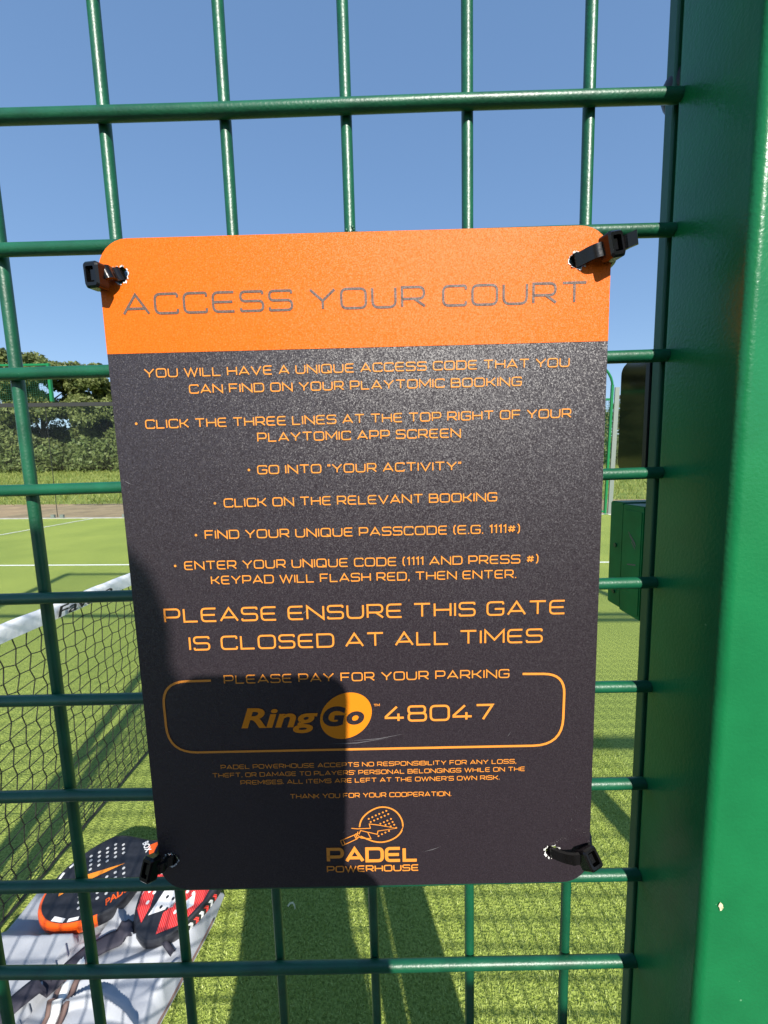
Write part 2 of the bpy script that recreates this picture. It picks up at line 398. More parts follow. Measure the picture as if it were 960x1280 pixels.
def field_mat():
    m = bpy.data.materials.new('meadow'); m.use_nodes = True; n = m.node_tree.nodes; l = m.node_tree.links
    b = n['Principled BSDF']; b.inputs['Roughness'].default_value = .9; b.inputs['Specular IOR Level'].default_value = .1
    tc = n.new('ShaderNodeTexCoord'); a = n.new('ShaderNodeTexNoise'); a.inputs['Scale'].default_value = .7; a.inputs['Detail'].default_value = 9; a.inputs['Roughness'].default_value = .7
    l.new(tc.outputs['Object'], a.inputs['Vector'])
    r = n.new('ShaderNodeValToRGB'); e = r.color_ramp.elements; e[0].position = .3; e[0].color = (.11, .17, .03, 1); e[1].position = .7; e[1].color = (.30, .32, .09, 1)
    l.new(a.outputs['Fac'], r.inputs['Fac']); l.new(r.outputs['Color'], b.inputs['Base Color'])
    bp = n.new('ShaderNodeBump'); bp.inputs['Strength'].default_value = .8; bp.inputs['Distance'].default_value = .15
    l.new(a.outputs['Fac'], bp.inputs['Height']); l.new(bp.outputs['Normal'], b.inputs['Normal'])
    return m
M['field'] = field_mat()

def glass_mat():
    m = bpy.data.materials.new('clear_glass'); m.use_nodes = True; n = m.node_tree.nodes; l = m.node_tree.links
    n.remove(n['Principled BSDF'])
    t = n.new('ShaderNodeBsdfTransparent'); t.inputs['Color'].default_value = (.95, .975, .97, 1)
    g = n.new('ShaderNodeBsdfGlossy'); g.inputs['Roughness'].default_value = .02
    lw = n.new('ShaderNodeLayerWeight'); lw.inputs['Blend'].default_value = .5
    pw = n.new('ShaderNodeMath'); pw.operation = 'POWER'; pw.inputs[1].default_value = 5; l.new(lw.outputs['Facing'], pw.inputs[0])
    f = n.new('ShaderNodeMath'); f.operation = 'MULTIPLY_ADD'; f.inputs[1].default_value = .35; f.inputs[2].default_value = .012; l.new(pw.outputs[0], f.inputs[0])
    mx = n.new('ShaderNodeMixShader'); l.new(f.outputs[0], mx.inputs[0]); l.new(t.outputs[0], mx.inputs[1]); l.new(g.outputs[0], mx.inputs[2])
    l.new(mx.outputs[0], n['Material Output'].inputs['Surface'])
    return m
M['glass'] = glass_mat()

# ---------------------------------------------------------------- the setting
X0 = -1.178           # net plane
YS = 0.083            # near side line of the court
XA, XB = X0 - 10, X0 + 10

def field_z(x, y):
    t = min(max((y - 14) / 24, 0), 1); t = t * t * (3 - 2 * t)
    return -.03 + 1.05 * t + (.10 * mnoise.noise((x * .12, y * .12, 3)) * t)

def ground():
    xs = sorted(set([-900, -400, -200, -100] + list(range(-70, 71, 5)) + [100, 200, 400, 900]))
    ys = sorted(set([-900, -300, -100, -40, -15, -6, 0, 6, 10] + [12 + 2 * k for k in range(20)] + [60, 80, 120, 200, 400, 900]))
    mb = MB(); nx = len(xs)
    vs = [(x, y, field_z(x, y)) for y in ys for x in xs]
    fs = [(j * nx + i, j * nx + i + 1, (j + 1) * nx + i + 1, (j + 1) * nx + i) for j in range(len(ys) - 1) for i in range(nx - 1)]
    o = mb.add(vs, fs).build('ground', M['field'], smooth=True); o['kind'] = 'structure'
ground()

def sheet(name, m, x0, y0, x1, y1, z):
    o = MB().add([(x0, y0, z), (x1, y0, z), (x1, y1, z), (x0, y1, z)], [(0, 1, 2, 3)]).build(name, m); o['kind'] = 'structure'; return o
sheet('asphalt_path', M['concrete'], -14, -5, 12, .055, -.006)
sheet('soil_strip', M['soil'], -30, YS + 10.1, 30, 14.6, -.012)
sheet('turf', M['turf'], XA, .06, XB, YS + 10.06, 0)
sheet('court_line', M['white_line'], X0 - 6.95 - .2, YS + 4.975, X0 + 6.95 + .2, YS + 5.025, .004)
for sx in (-6.95, 6.95):
    sheet('court_line', M['white_line'], X0 + sx - .025, YS, X0 + sx + .025, YS + 10, .008)
# low concrete kerb on which the far glass stands
o = MB().box((XA, YS + 10.06, -.1), (XB, YS + 10.16, .02)).build('kerb', M['kerb']); o['kind'] = 'structure'

def blades(name, label, cat, n, area, hmin, hmax, wd, m, zf=None, seed=1, power=None, lean=1.1):
    rng = np.random.default_rng(seed)
    x = rng.uniform(area[0], area[1], n)
    y = area[2] + (area[3] - area[2]) * rng.uniform(0, 1, n) ** (power or 1)
    z = np.array([zf(a, b) for a, b in zip(x, y)]) if zf else np.zeros(n)
    h = rng.uniform(hmin, hmax, n); an = rng.uniform(0, 2 * np.pi, n); w = wd * rng.uniform(.6, 1.3, n)
    ln = rng.uniform(.3, lean, n); la = rng.uniform(0, 2 * np.pi, n)
    cx, cy = np.cos(an) * w / 2, np.sin(an) * w / 2
    tx, ty = x + np.cos(la) * h * ln, y + np.sin(la) * h * ln
    v = np.empty((n, 4, 3))
    v[:, 0] = np.stack([x - cx, y - cy, z - .001], 1); v[:, 1] = np.stack([x + cx, y + cy, z - .001], 1)
    v[:, 2] = np.stack([tx + cx * .7, ty + cy * .7, z + h], 1); v[:, 3] = np.stack([tx - cx * .7, ty - cy * .7, z + h], 1)
    me = bpy.data.meshes.new(name); me.vertices.add(4 * n); me.vertices.foreach_set('co', v.ravel())
    me.loops.add(4 * n); me.loops.foreach_set('vertex_index', np.arange(4 * n, dtype=np.int32))
    me.polygons.add(n); me.polygons.foreach_set('loop_start', np.arange(0, 4 * n, 4, dtype=np.int32))
    me.update(); me.validate(); me.materials.append(m)
    o = bpy.data.objects.new(name, me); COL.objects.link(o); tag(o, label, cat, kind='stuff'); return o
blades('turf_pile', 'short yellow-green artificial grass pile close behind the gate', 'artificial grass', 200000, (-1.0, 1.05, .40, 2.4), .0025, .0060, .0019, M['blade'], seed=3, power=1.35, lean=1.7)
blades('meadow_grass', 'tall pale yellow-green meadow grass beyond the far side of the court', 'grass', 45000, (-34, 34, 14.2, 42), .07, .26, .032, M['tall_grass'], zf=field_z, seed=5)

# ---------------------------------------------------------------- gate leaf and the posts beside it (gate frame)
GX0, GX1 = -.985, .134
def gate():
    t = thing('mesh_gate', 'green gate of welded square wire mesh that carries the orange and black sign', 'gate', (.134, 0, GROUND_G), GATE)
    top, bot = .80, GROUND_G + .06
    st = MB().rbox((.134, -.037, bot), (.184, .003, top), .0035, 2, 5).build('stile', M['paint'], t, smooth=True, autos=R_(30))
    ch = MB(); rng = random.Random(4)
    cx, cz = .1405, -.3205
    ch.add([(cx, -.0374, cz)] + [(cx + .0011 * rng.uniform(.5, 1.3) * math.cos(a), -.0374, cz + .0016 * rng.uniform(.5, 1.4) * math.sin(a)) for a in [k * math.pi / 5 for k in range(10)]], [(0, 1 + k, 1 + (k + 1) % 10) for k in range(10)])
    ch.build('paint_fleck', M['dropping'], st)
    MB().rbox((.1338, .0032, bot), (.181, .0088, top), .0008, 2, 2).build('flat_bar', M['bar'], t)
    MB().rbox((GX0 - .05, -.020, bot), (GX0, .020, top), .004, 2, 4).build('stile', M['paint'], t, smooth=True, autos=R_(30))
    MB().box((GX0, -.0195, top - .045), (.134, .0195, top - .0005)).build('top_rail', M['paint'], t, bevel=.003)
    MB().box((GX0, -.0195, bot + .0005), (.134, .0195, bot + .045)).build('bottom_rail', M['paint'], t, bevel=.003)
    # rubber buffer on the flat bar at the top wire seen
    bu = MB(); c = Vector((.1418, .0078, .0092))
    bu.tube([c + Vector((0, 0, .0092 * math.sin(a))) for a in [R_(-88 + 11 * k) for k in range(17)]], 1, 20, radii=[.0088 * math.cos(R_(-88 + 11 * k)) for k in range(17)])
    bu.build('rubber_buffer', M['rubber'], t, smooth=True)
    rng = random.Random(2)
    def w(pts, r, name):
        MB().tube(pts, r, 14).build(name, M['wire'], t, smooth=True, autos=R_(50))
    for h in range(-15, 29):
        z = -.05 * h
        if not (bot + .045 < z < top - .045): continue
        n = 24; pts = [(GX0 + (.1338 - GX0) * k / n, rng.uniform(-.0002, .0002), z + rng.uniform(-.0002, .0002)) for k in range(n + 1)]
        w(pts, .00265, 'horizontal_wire')
    for v in range(-16, 6):
        x = .05 * (v - 3)
        if not GX0 + .01 < x: continue
        w([(x, .0046, bot + .04), (x, .0046, top - .04)], .0024, 'vertical_wire')
    # weld spatter under the third vertical wire, just above the sign
    sp = MB(); rng = random.Random(8)
    for k in range(16):
        c = Vector((rng.gauss(.0008, .0016), .0015 + rng.uniform(-.001, .001), -.0478 + abs(rng.gauss(0, .0012)))); s = rng.uniform(.0004, .0010)
        sp.tube([c - Vector((0, 0, s)), c, c + Vector((s * .4, 0, s))], s, 6, radii=[s * .3, s, s * .3])
    sp.build('weld_spatter', M['wire'], t, smooth=True)
    # latch case behind the stile: two-step case, cover plate and screws on the face seen from the left
    def yz(p, x0, x1, ob): return ob.prism(p, lambda a, b, d: (d, a, b), x0, x1)
    lk = yz(rrect(.0098, -.2225, .0265, -.1662, .0006, 2), .1345, .1800, MB()).build('latch_case', M['lock'], t, bevel=.0007)
    yz(rrect(.0268, -.2220, .0385, -.1655, .0012, 3), .1351, .1780, MB()).build('case_back', M['lock'], lk, bevel=.0006)
    yz(rrect(.0112, -.2205, .0250, -.1690, .0009, 3), .1342, .1346, MB()).build('cover_plate', M['lock'], lk)
    for (sy, sz) in ((.0325, -.1890), (.0325, -.2080), (.0325, -.2145)):
        MB().tube([(.1352, sy, sz), (.1345, sy, sz)], .0011, 10).build('screw', M['bar'], lk, smooth=True, autos=R_(40))
    for (a, b, c, d) in ((.0205, -.1795, .0150, -.1845), (.0195, -.1812, .0145, -.1856), (.0180, -.1840, .0150, -.1870), (.0205, -.1962, .0140, -.1950)):
        MB().add([(.13405, a, b), (.13405, c, d), (.13405, c, d - .0008), (.13405, a, b - .0006)], [(0, 1, 2, 3)]).build('scratch_mark', M['scratch'], lk)
    # glossy black keypad box above it
    kp = yz(rrect(.0098, -.1500, .0335, -.0952, .0055, 6), .1345, .1790, MB()).build('keypad_housing', M['black_gloss'], t, bevel=.0009, smooth=True, autos=R_(50))
    yz(rrect(.0093, -.1490, .0124, -.0985, .001, 3), .1335, .1346, MB()).build('housing_rim', M['rubber'], kp, bevel=.0003)
    return t
gate()

def gate_post():
    t = thing('gate_post', 'thick green square steel post right beside the gate, at the right edge', 'post', (.25, .02, GROUND_G), GATE)
    MB().rbox((.196, -.045, GROUND_G), (.308, .075, 2.0), .006, 2, 4).build('shaft', M['paint'], t, smooth=True, autos=R_(30))
    MB().box((.150, -.10, GROUND_G - .002), (.36, .13, GROUND_G + .010)).build('base_plate', M['paint'], t, bevel=.002)
    MB().rbox((.192, -.049, 2.0), (.312, .079, 2.012), .006, 2, 4).build('cap', M['rubber'], t)
gate_post()

# fence round the court (world frame)
HF = 3.43
def post(x, y, h, label, w=.08, frame=None):
    t = thing('fence_post', label, 'post', (x, y, 0), frame)
    MB().rbox((x - w / 2, y - w / 2, 0), (x + w / 2, y + w / 2, h), .005, 2, 3).build('shaft', M['paint'], t)
    MB().box((x - w * .9, y - w * .9, .001), (x + w * .9, y + w * .9, .011)).build('base_plate', M['paint'], t)
    return t
post(-1.135, 0, HF + .02, 'slim green post between the gate hinges and the net', .05)
post(-3.085, 0, HF + .02, 'green fence post furthest left on the near side of the court', .08)
post(1.145, 0, HF + .02, 'green fence post to the right of the wide gate post', .08)
post(3.15, 0, HF + .02, 'green fence post furthest right on the near side of the court', .08)

def wire_mesh(mb, x0, x1, z0, z1, y, r=.0024, n=6, step=.05, axis='x'):
    P = (lambda a, z, o=0: (a, y + o, z)) if axis == 'x' else (lambda a, z, o=0: (y + o, a, z))
    k = int((x1 - x0) / step)
    for i in range(k + 1): mb.tube([P(x0 + (i + .5) * (x1 - x0) / (k + 1), z0, .0046), P(x0 + (i + .5) * (x1 - x0) / (k + 1), z1, .0046)], r, n, cap=False)
    k = int((z1 - z0) / step)
    for i in range(k + 1):
        z = z0 + (i + .5) * (z1 - z0) / (k + 1); mb.tube([P(x0, z), P(x1, z)], r, n, cap=False)

def panel(x0, x1, z0, z1, y, label, rails, group=None):
    t = thing('wire_fence', label, 'fence', (x0, y, z0), None, group)
    m = MB(); wire_mesh(m, x0, x1, z0, z1, y); m.build('wire_mesh', M['wire'], t)
    for z in rails: MB().box((x0, y - .0195, z - .02), (x1, y + .0195, z + .02)).build('rail', M['paint'], t)
    return t
panel(-3.045, -1.16, .06, HF, 0, 'green wire mesh fence panel left of the gate, outside the net', (.08, 2.39, HF))
panel(.32, 1.105, .06, HF, 0, 'narrow green wire mesh fence panel right of the thick gate post', (.08, 1.18, 2.30, 2.39, HF))
panel(1.185, 3.11, .06, HF, 0, 'green wire mesh fence panel furthest right on the near side', (.08, 1.18, 2.30, 2.39, HF))
panel(-1.11, .32, 2.37, HF, 0, 'green wire mesh panel above the gate', (2.39, HF))

# far side: glass corners four metres long, mesh between, and the rail that tops the glass
YF = YS + 10.11
far_posts = []
def far_post(x, h, label, w=.07): return post(x, YF, h, label, w)
far_post(-7.15, 3.1, 'green post where the far left glass meets the mesh')
t = far_post(5.72, 3.36, 'green post with a curved brace on the far side, seen between sign and latch case', .06)
cv = MB(); cv.tube([(5.72 - .95 * (1 - math.sin(a)) , YF, 3.30 + .95 * (1 - math.cos(a))) for a in [k * math.pi / 24 for k in range(12, -1, -1)]][::-1], .028, 8)
cv = MB(); cv.tube([(4.78 + .94 * math.sin(k * math.pi / 20), YF, 3.32 + .70 * math.cos(k * math.pi / 20)) for k in range(11)], .03, 8)
cv.build('curved_brace', M['paint'], t, smooth=True)
MB().box((5.79, YF - .02, .02), (5.905, YF + .02, 3.30)).build('grey_channel', M['alu'], t, bevel=.003)
def glass(x0, x1, z1, label):
    t = thing('glass_wall', label, 'glass wall', (x0, YF, .02))
    n = max(1, round((x1 - x0) / 2)); 
    for k in range(n):
        a, b = x0 + (x1 - x0) * k / n + .006, x0 + (x1 - x0) * (k + 1) / n - .006
        MB().box((a, YF - .006, .03), (b, YF + .006, z1)).build('glass_pane', M['glass'], t)
        if k: MB().box((a - .010, YF - .008, .03), (a - .002, YF + .008, z1)).build('joint', M['grey_rail'], t)
        for xx in (a + .12, b - .12): MB().box((xx - .05, YF - .03, .021), (xx + .05, YF + .03, .11)).build('clamp', M['alu'], t, bevel=.004)
    MB().box((x0, YF - .03, z1), (x1, YF + .03, z1 + .10)).build('top_rail', M['grey_rail'], t)
    return t
glass(XA, -7.2, 3.0, 'clear glass wall panes at the far left corner of the court')
glass(5.92, XB, 3.0, 'clear glass wall panes at the far right corner of the court')
def upper(x0, x1, z0, z1, label):
    t = thing('wire_fence', label, 'fence', (x0, YF, z0))
    m = MB(); wire_mesh(m, x0, x1, z0, z1, YF, r=.003, n=4, step=.06); m.build('wire_mesh', M['wire'], t)
    if z0 > 2: MB().box((x1 + .001, YF - .035, 3.131), (x1 + .071, YF + .035, z1 + .03)).build('upright', M['paint'], t, bevel=.004)
    for z in ((z1,) if z0 > 2 else (z1, z0 + .03)): MB().box((x0, YF - .0195, z - .025), (x1, YF + .0195, z + .025)).build('rail', M['paint'], t)
upper(XA, -9.02, 3.14, 4.08, 'green mesh and rail above the glass of the far left corner')
upper(-7.11, -3.1, .05, 3.0, 'green mesh panel of the far fence, left part')
upper(-3.1, 1.1, .05, 3.0, 'green mesh panel of the far fence, middle part')
upper(1.1, 5.68, .05, 3.0, 'green mesh panel of the far fence, right part')

# ---------------------------------------------------------------- net across the court
def net():
    t = thing('padel_net', 'black net with a white lettered tape across the court, left of the sign', 'net', (X0, YS + .05, 0))
    y0, y1 = YS + .12, YS + 9.88
    top = lambda y: .900 - .020 * math.sin(math.pi * min(max((y - y0) / (y1 - y0), 0), 1))
    rng = random.Random(7)
    ny, nz = int((y1 - y0) / .044), 19
    P = [[None] * (nz + 1) for _ in range(ny + 1)]
    for i in range(ny + 1):
        y = y0 + (y1 - y0) * i / ny; zt = top(y) - .05
        for j in range(nz + 1):
            s = 1 if (i + j) % 2 else -1
            P[i][j] = (X0 + rng.uniform(-.003, .003), y + s * .0045 + rng.uniform(-.002, .002), .012 + (zt - .012) * j / nz + (.5 * s * .0065 if 0 < j < nz else 0) + rng.uniform(-.002, .002))
    m = MB()
    for i in range(ny + 1): m.tube(P[i], .0020, 3, cap=False)
    for j in range(nz + 1): m.tube([P[i][j] for i in range(ny + 1)], .0020 if j else .005, 3, cap=False)
    m.build('netting', M['net'], t)
    b = MB(); nn = 420; rows = []
    for i in range(nn + 1):
        y = y0 + (y1 - y0) * i / nn; zt = top(y); r = []
        wr = .004 * mnoise.noise((y * 9, 0, 1)); w2 = .005 * mnoise.noise((y * 23, 3, 1))
        for (dx, dz) in ((.006, -.056), (.007 + w2, -.038 + w2 * .6), (.007 - w2 + wr, -.018), (.004, -.001 + wr * .4), (-.004, -.001 + wr * .4), (-.007 + wr, -.025), (-.006, -.056)):
            r.append((X0 + dx, y, zt + dz + wr * .5))
        rows.append(r)
    k = len(rows[0])
    b.add([p for r in rows for p in r], [(i * k + j, (i + 1) * k + j, (i + 1) * k + j + 1, i * k + j + 1) for i in range(nn) for j in range(k - 1)])
    tp = b.build('net_tape', M['band'], t, smooth=True)
    v, f, bb = font_mesh('Favaro', .18, .014)
    def word(yc, L, h):
        kx = L / (bb[1] - bb[0]); kz = h / (bb[3] - bb[2]); w = MB()
        w.add([(X0 + .0135, yc + (a[0] - bb[0]) * kx, top(yc) - .052 + (a[1] - bb[2]) * kz) for a in v], f)
        w.build('tape_lettering', M['ink'], tp)
    for yc in (1.10, 2.2, 3.3, 4.4): word(yc, .265, .037)
    for y in (y0 - .06, y1 + .06):
        MB().rbox((X0 - .03, y - .03, 0), (X0 + .03, y + .03, .93), .004, 2, 3).build('net_post', M['paint'], t)
net()

# ---------------------------------------------------------------- the sign (gate frame)
SY = -.0066            # front face; lettering sits a hair in front
SX0, SX1, SZ0, SZ1 = -.1012, .1050, -.3453, -.0508
SLOPE = -.0025
def sgn(x, z, d): return (x, SY - d, z)
LINES = [
   ('ACCESS YOUR COURT', 'dark', -0.09302, -0.07992, 0.0959, -0.08035, 0.00843, 0.118),
   ('YOU WILL HAVE A UNIQUE ACCESS CODE THAT YOU', 'o', -0.08662, -0.10477, 0.08947, -0.10521, 0.00372, 0.13),
   ('CAN FIND ON YOUR PLAYTOMIC BOOKING', 'o', -0.06851, -0.11167, 0.06988, -0.11228, 0.00375, 0.13),
   ('CLICK THE THREE LINES AT THE TOP RIGHT OF YOUR', 'o', -0.08813, -0.12555, 0.09075, -0.12578, 0.00383, 0.13),
   ('PLAYTOMIC APP SCREEN', 'o', -0.04137, -0.13225, 0.04453, -0.13272, 0.00386, 0.13),
   ('GO INTO “YOUR ACTIVITY”', 'o', -0.04224, -0.14584, 0.04464, -0.14649, 0.00386, 0.13),
   ('CLICK ON THE RELEVANT BOOKING', 'o', -0.05754, -0.15965, 0.05996, -0.1601, 0.00393, 0.13),
   ('FIND YOUR UNIQUE PASSCODE (E.G. 1111#)', 'o', -0.06682, -0.17327, 0.06985, -0.17415, 0.00394, 0.13),
   ('ENTER YOUR UNIQUE CODE (1111 AND PRESS #)', 'o', -0.07691, -0.18673, 0.07805, -0.18766, 0.00394, 0.13),
   ('KEYPAD WILL FLASH RED, THEN ENTER.', 'o', -0.06566, -0.19357, 0.06848, -0.19416, 0.0039, 0.13),
   ('PLEASE ENSURE THIS GATE', 'o', -0.0879, -0.21062, 0.09041, -0.21115, 0.00664, 0.125),
   ('IS CLOSED AT ALL TIMES', 'o', -0.07782, -0.22385, 0.08062, -0.22409, 0.00669, 0.125),
   ('PLEASE PAY FOR YOUR PARKING', 'o', -0.06345, -0.24005, 0.06592, -0.24039, 0.00422, 0.13),
   ('48047', 'o', 0.00903, -0.26044, 0.05885, -0.2606, 0.00795, 0.13),
   ('PADEL POWERHOUSE ACCEPTS NO RESPONSIBILITY FOR ANY LOSS,', 'o', -0.06804, -0.28213, 0.06947, -0.28251, 0.00227, 0.15),
   ("THEFT, OR DAMAGE TO PLAYERS' PERSONAL BELONGINGS WHILE ON THE", 'o', -0.07221, -0.28623, 0.07361, -0.28646, 0.00228, 0.15),
   ("PREMISES. ALL ITEMS ARE LEFT AT THE OWNER'S OWN RISK.", 'o', -0.05935, -0.29023, 0.06183, -0.29052, 0.00229, 0.15),
   ('THANK YOU FOR YOUR COOPERATION.', 'o', -0.03653, -0.29797, 0.03924, -0.29838, 0.00248, 0.15),
   ('PADEL', 'o', -0.02067, -0.33215, 0.02324, -0.33252, 0.00806, 0.2),
   ('POWERHOUSE', 'o', -0.0209, -0.33742, 0.02335, -0.33744, 0.00355, 0.17),
]
BULLETS = [[-0.09188, -0.12346], [-0.04575, -0.14405], [-0.06132, -0.15792], [-0.07062, -0.17154], [-0.08084, -0.18494]]
BORDER = [[-0.06925, -0.23825], [-0.0918, -0.2384], [-0.0916, -0.27325], [0.0906, -0.27385], [0.0910, -0.2391], [0.07187, -0.23865]]
L_HEAD = [[-0.0044, -0.31351], [-0.00395, -0.31095], [-0.00285, -0.30871], [-0.00083, -0.30649], [0.00232, -0.30431], [0.00593, -0.3031], [0.01001, -0.30365], [0.01329, -0.30571], [0.01551, -0.30916], [0.01636, -0.31287], [0.01561, -0.31628], [0.01297, -0.31936], [0.00904, -0.32128], [0.00541, -0.32188], [0.00181, -0.32122], [-0.00125, -0.31977], [-0.00405, -0.31838]]
L_POLY = [[[-0.00828, -0.31398], [-0.00546, -0.31434], [0.00073, -0.3142], [0.00029, -0.31191], [0.00464, -0.31259], [0.01308, -0.3145], [0.00429, -0.31572], [0.00398, -0.31743], [-0.00062, -0.31617]], [[-0.00525, -0.31577], [-0.00557, -0.31748], [-0.00382, -0.31924], [0.00082, -0.31964], [-0.00062, -0.31617], [-0.00394, -0.31523], [-0.00478, -0.31721]], [[-0.00502, -0.31663], [-0.00632, -0.317], [-0.00563, -0.3192], [-0.00431, -0.31837]], [[-0.00633, -0.31717], [-0.01368, -0.32033], [-0.01275, -0.32289], [-0.00564, -0.31949]], [[-0.01237, -0.3199], [-0.01158, -0.32222]], [[-0.00696, -0.31756], [-0.00615, -0.31947]]]
L_DOTS = [[0.00011, -0.30923], [0.00183, -0.30843], [0.0035, -0.30756], [0.00516, -0.30681], [0.00687, -0.30606], [0.00853, -0.30531], [0.00099, -0.3109], [0.00265, -0.31015], [0.00437, -0.3094], [0.00604, -0.30859], [0.0077, -0.30783], [0.00941, -0.30703], [0.00558, -0.31193], [0.00725, -0.31117], [0.00891, -0.31041], [0.01063, -0.30955], [0.00798, -0.31267], [0.0097, -0.31197], [0.01136, -0.31116], [0.01038, -0.31347], [0.01209, -0.31265], [0.01298, -0.31427], [0.00447, -0.31841], [0.00615, -0.31748], [0.00782, -0.31666], [0.00954, -0.31584]]
HOLES = [(-.0928, -.0643), (.0917, -.0641), (-.0955, -.3286), (.0872, -.3288)]

def sign():
    t = thing('notice_sign', 'orange and dark grey access notice tied to the gate mesh', 'sign', (0, -.005, -.2), GATE)
    out = rrect(SX0, SZ0, SX1, SZ1, .0125, 8)
    out = [(x, z + SLOPE * x) for x, z in out]
    # panel outline with four drilled holes, filled as a 2-D curve and given thickness
    cu = bpy.data.curves.new('panel', 'CURVE'); cu.dimensions = '2D'; cu.fill_mode = 'BOTH'; cu.extrude = .00145
    rng = random.Random(5); hole_pts = []
    def spline(p):
        s = cu.splines.new('POLY'); s.points.add(len(p) - 1); s.use_cyclic_u = True
        for q, a in zip(s.points, p): q.co = (a[0], a[1], 0, 1)
    spline(out)
    for hx, hz in HOLES:
        p = []
        for k in range(26):
            a = 2 * math.pi * k / 26; r = .0031 * rng.uniform(.90, 1.12); p.append((hx + r * 1.05 * math.cos(a), hz + r * math.sin(a)))
        hole_pts.append(p); spline(p)
    ob = bpy.data.objects.new('tmp', cu); COL.objects.link(ob); dg = bpy.context.evaluated_depsgraph_get(); dg.update()
    me = bpy.data.meshes.new_from_object(ob.evaluated_get(dg))
    m = MB(); m.add([(v.co.x, SY + .00145 - v.co.z, v.co.y) for v in me.vertices], [tuple(reversed(p.vertices)) for p in me.polygons])
    bpy.data.objects.remove(ob, do_unlink=True); bpy.data.curves.remove(cu); bpy.data.meshes.remove(me)
    pn = m.build('panel', M['panel'], t)
    bm = bmesh.new(); bm.from_mesh(pn.data); bmesh.ops.recalc_face_normals(bm, faces=bm.faces); bm.to_mesh(pn.data); bm.free()
    # printed orange header: top of the panel down to the edge of the band, with the two holes left open
    zb = -.0951
    hd = [(x, z) for x, z in out if z > zb]
    hd = [(SX1, zb + SLOPE * SX1)] + hd + [(SX0, zb + SLOPE * SX0)]
    cu = bpy.data.curves.new('header', 'CURVE'); cu.dimensions = '2D'; cu.fill_mode = 'BOTH'
    spline(hd); spline(hole_pts[0]); spline(hole_pts[1])
    ob = bpy.data.objects.new('tmp', cu); COL.objects.link(ob); dg = bpy.context.evaluated_depsgraph_get(); dg.update()
    me = bpy.data.meshes.new_from_object(ob.evaluated_get(dg))
    m = MB(); m.add([(v.co.x, SY - .00012, v.co.y) for v in me.vertices], [tuple(p.vertices) for p in me.polygons])
    bpy.data.objects.remove(ob, do_unlink=True); bpy.data.curves.remove(cu); bpy.data.meshes.remove(me)
    m.build('header_band', M['orange_band'], t)
    for txt, kind, xl, zl, xr, zr, cap, st in LINES:
        m = MB(); text_strokes(m, txt, xl, zl, xr, zr, cap, st, lambda x, z, li: sgn(x, z, .00024 + .00003 * li))
        m.build('text_line', M['print_d' if kind == 'dark' else 'print_o'], t)
    for x, z in BULLETS:
        MB().add([sgn(x + .00055 * math.cos(k * math.pi / 5), z + .0002 + .00055 * math.sin(k * math.pi / 5), .00024) for k in range(10)], [tuple(range(10))]).build('bullet_point', M['print_o'], t)
    m = MB(); ribbon(m, fillet(BORDER, [0, .0145, .0135, .0135, .0145, 0], False, 8), .00108, lambda x, z: sgn(x, z, .00024))
    m.build('parking_frame', M['print_o'], t)
    # parking logo: bold slanted word and a disc with two dark letters
    v, f, bb = font_mesh('Ring', .24, .026)
    x0, x1, z0 = -.0570, -.0215, -.26335
    _, _, rb = font_mesh('R', .24, .026); m = MB(); kx = (x1 - x0) / (bb[1] - bb[0]); kz = .0094 / rb[3]
    m.add([sgn(x0 + (a[0] - bb[0]) * kx, -.2615 + a[1] * kz, .00024) for a in v], f); m.build('logo_word', M['logo_o'], t)
    cx, cz, r = -.00870, -.25690, .01195
    m = MB(); m.add([sgn(cx + r * math.cos(k * math.pi / 24), cz + r * .93 * math.sin(k * math.pi / 24) + .0022 * math.cos(k * math.pi / 24), .00022) for k in range(48)], [tuple(range(48))])
    dk = m.build('logo_disc', M['logo_o'], t)
    v, f, bb = font_mesh('G', .2, .045); m = MB(); W, H = .0106, .0098
    m.add([sgn(-.0194 + (a[0] - bb[0]) / (bb[1] - bb[0]) * W, -.2619 + (a[1] - bb[2]) / (bb[3] - bb[2]) * H, .00030) for a in v], f)
    v, f, bb = font_mesh('o', .2, .045); W, H = .0082, .0066
    m.add([sgn(-.0085 + (a[0] - bb[0]) / (bb[1] - bb[0]) * W, -.2613 + (a[1] - bb[2]) / (bb[3] - bb[2]) * H, .00033) for a in v], f)
    m.build('disc_lettering', M['panel'], dk)
    m = MB(); text_strokes(m, 'TM', .0042, -.2527, .0070, -.2526, .0013, .2, lambda x, z, li: sgn(x, z, .00024 + .00003 * li)); m.build('trade_mark', M['print_o'], t)
    # racket emblem
    m = MB(); ribbon(m, fillet(L_HEAD, .003, False, 3), .00072, lambda x, z: sgn(x, z, .00024))
    for i, pl in enumerate(L_POLY): ribbon(m, pl, .00042, lambda x, z, i=i: sgn(x, z, .00028 + .00003 * i))
    for x, z in L_DOTS: m.add([sgn(x + .00046 * math.cos(k * math.pi / 4), z + .00046 * math.sin(k * math.pi / 4), .00024) for k in range(8)], [tuple(range(8))])
    m.build('racket_emblem', M['print_o'], t)
    # torn white laminate round the holes
    rng = random.Random(11)
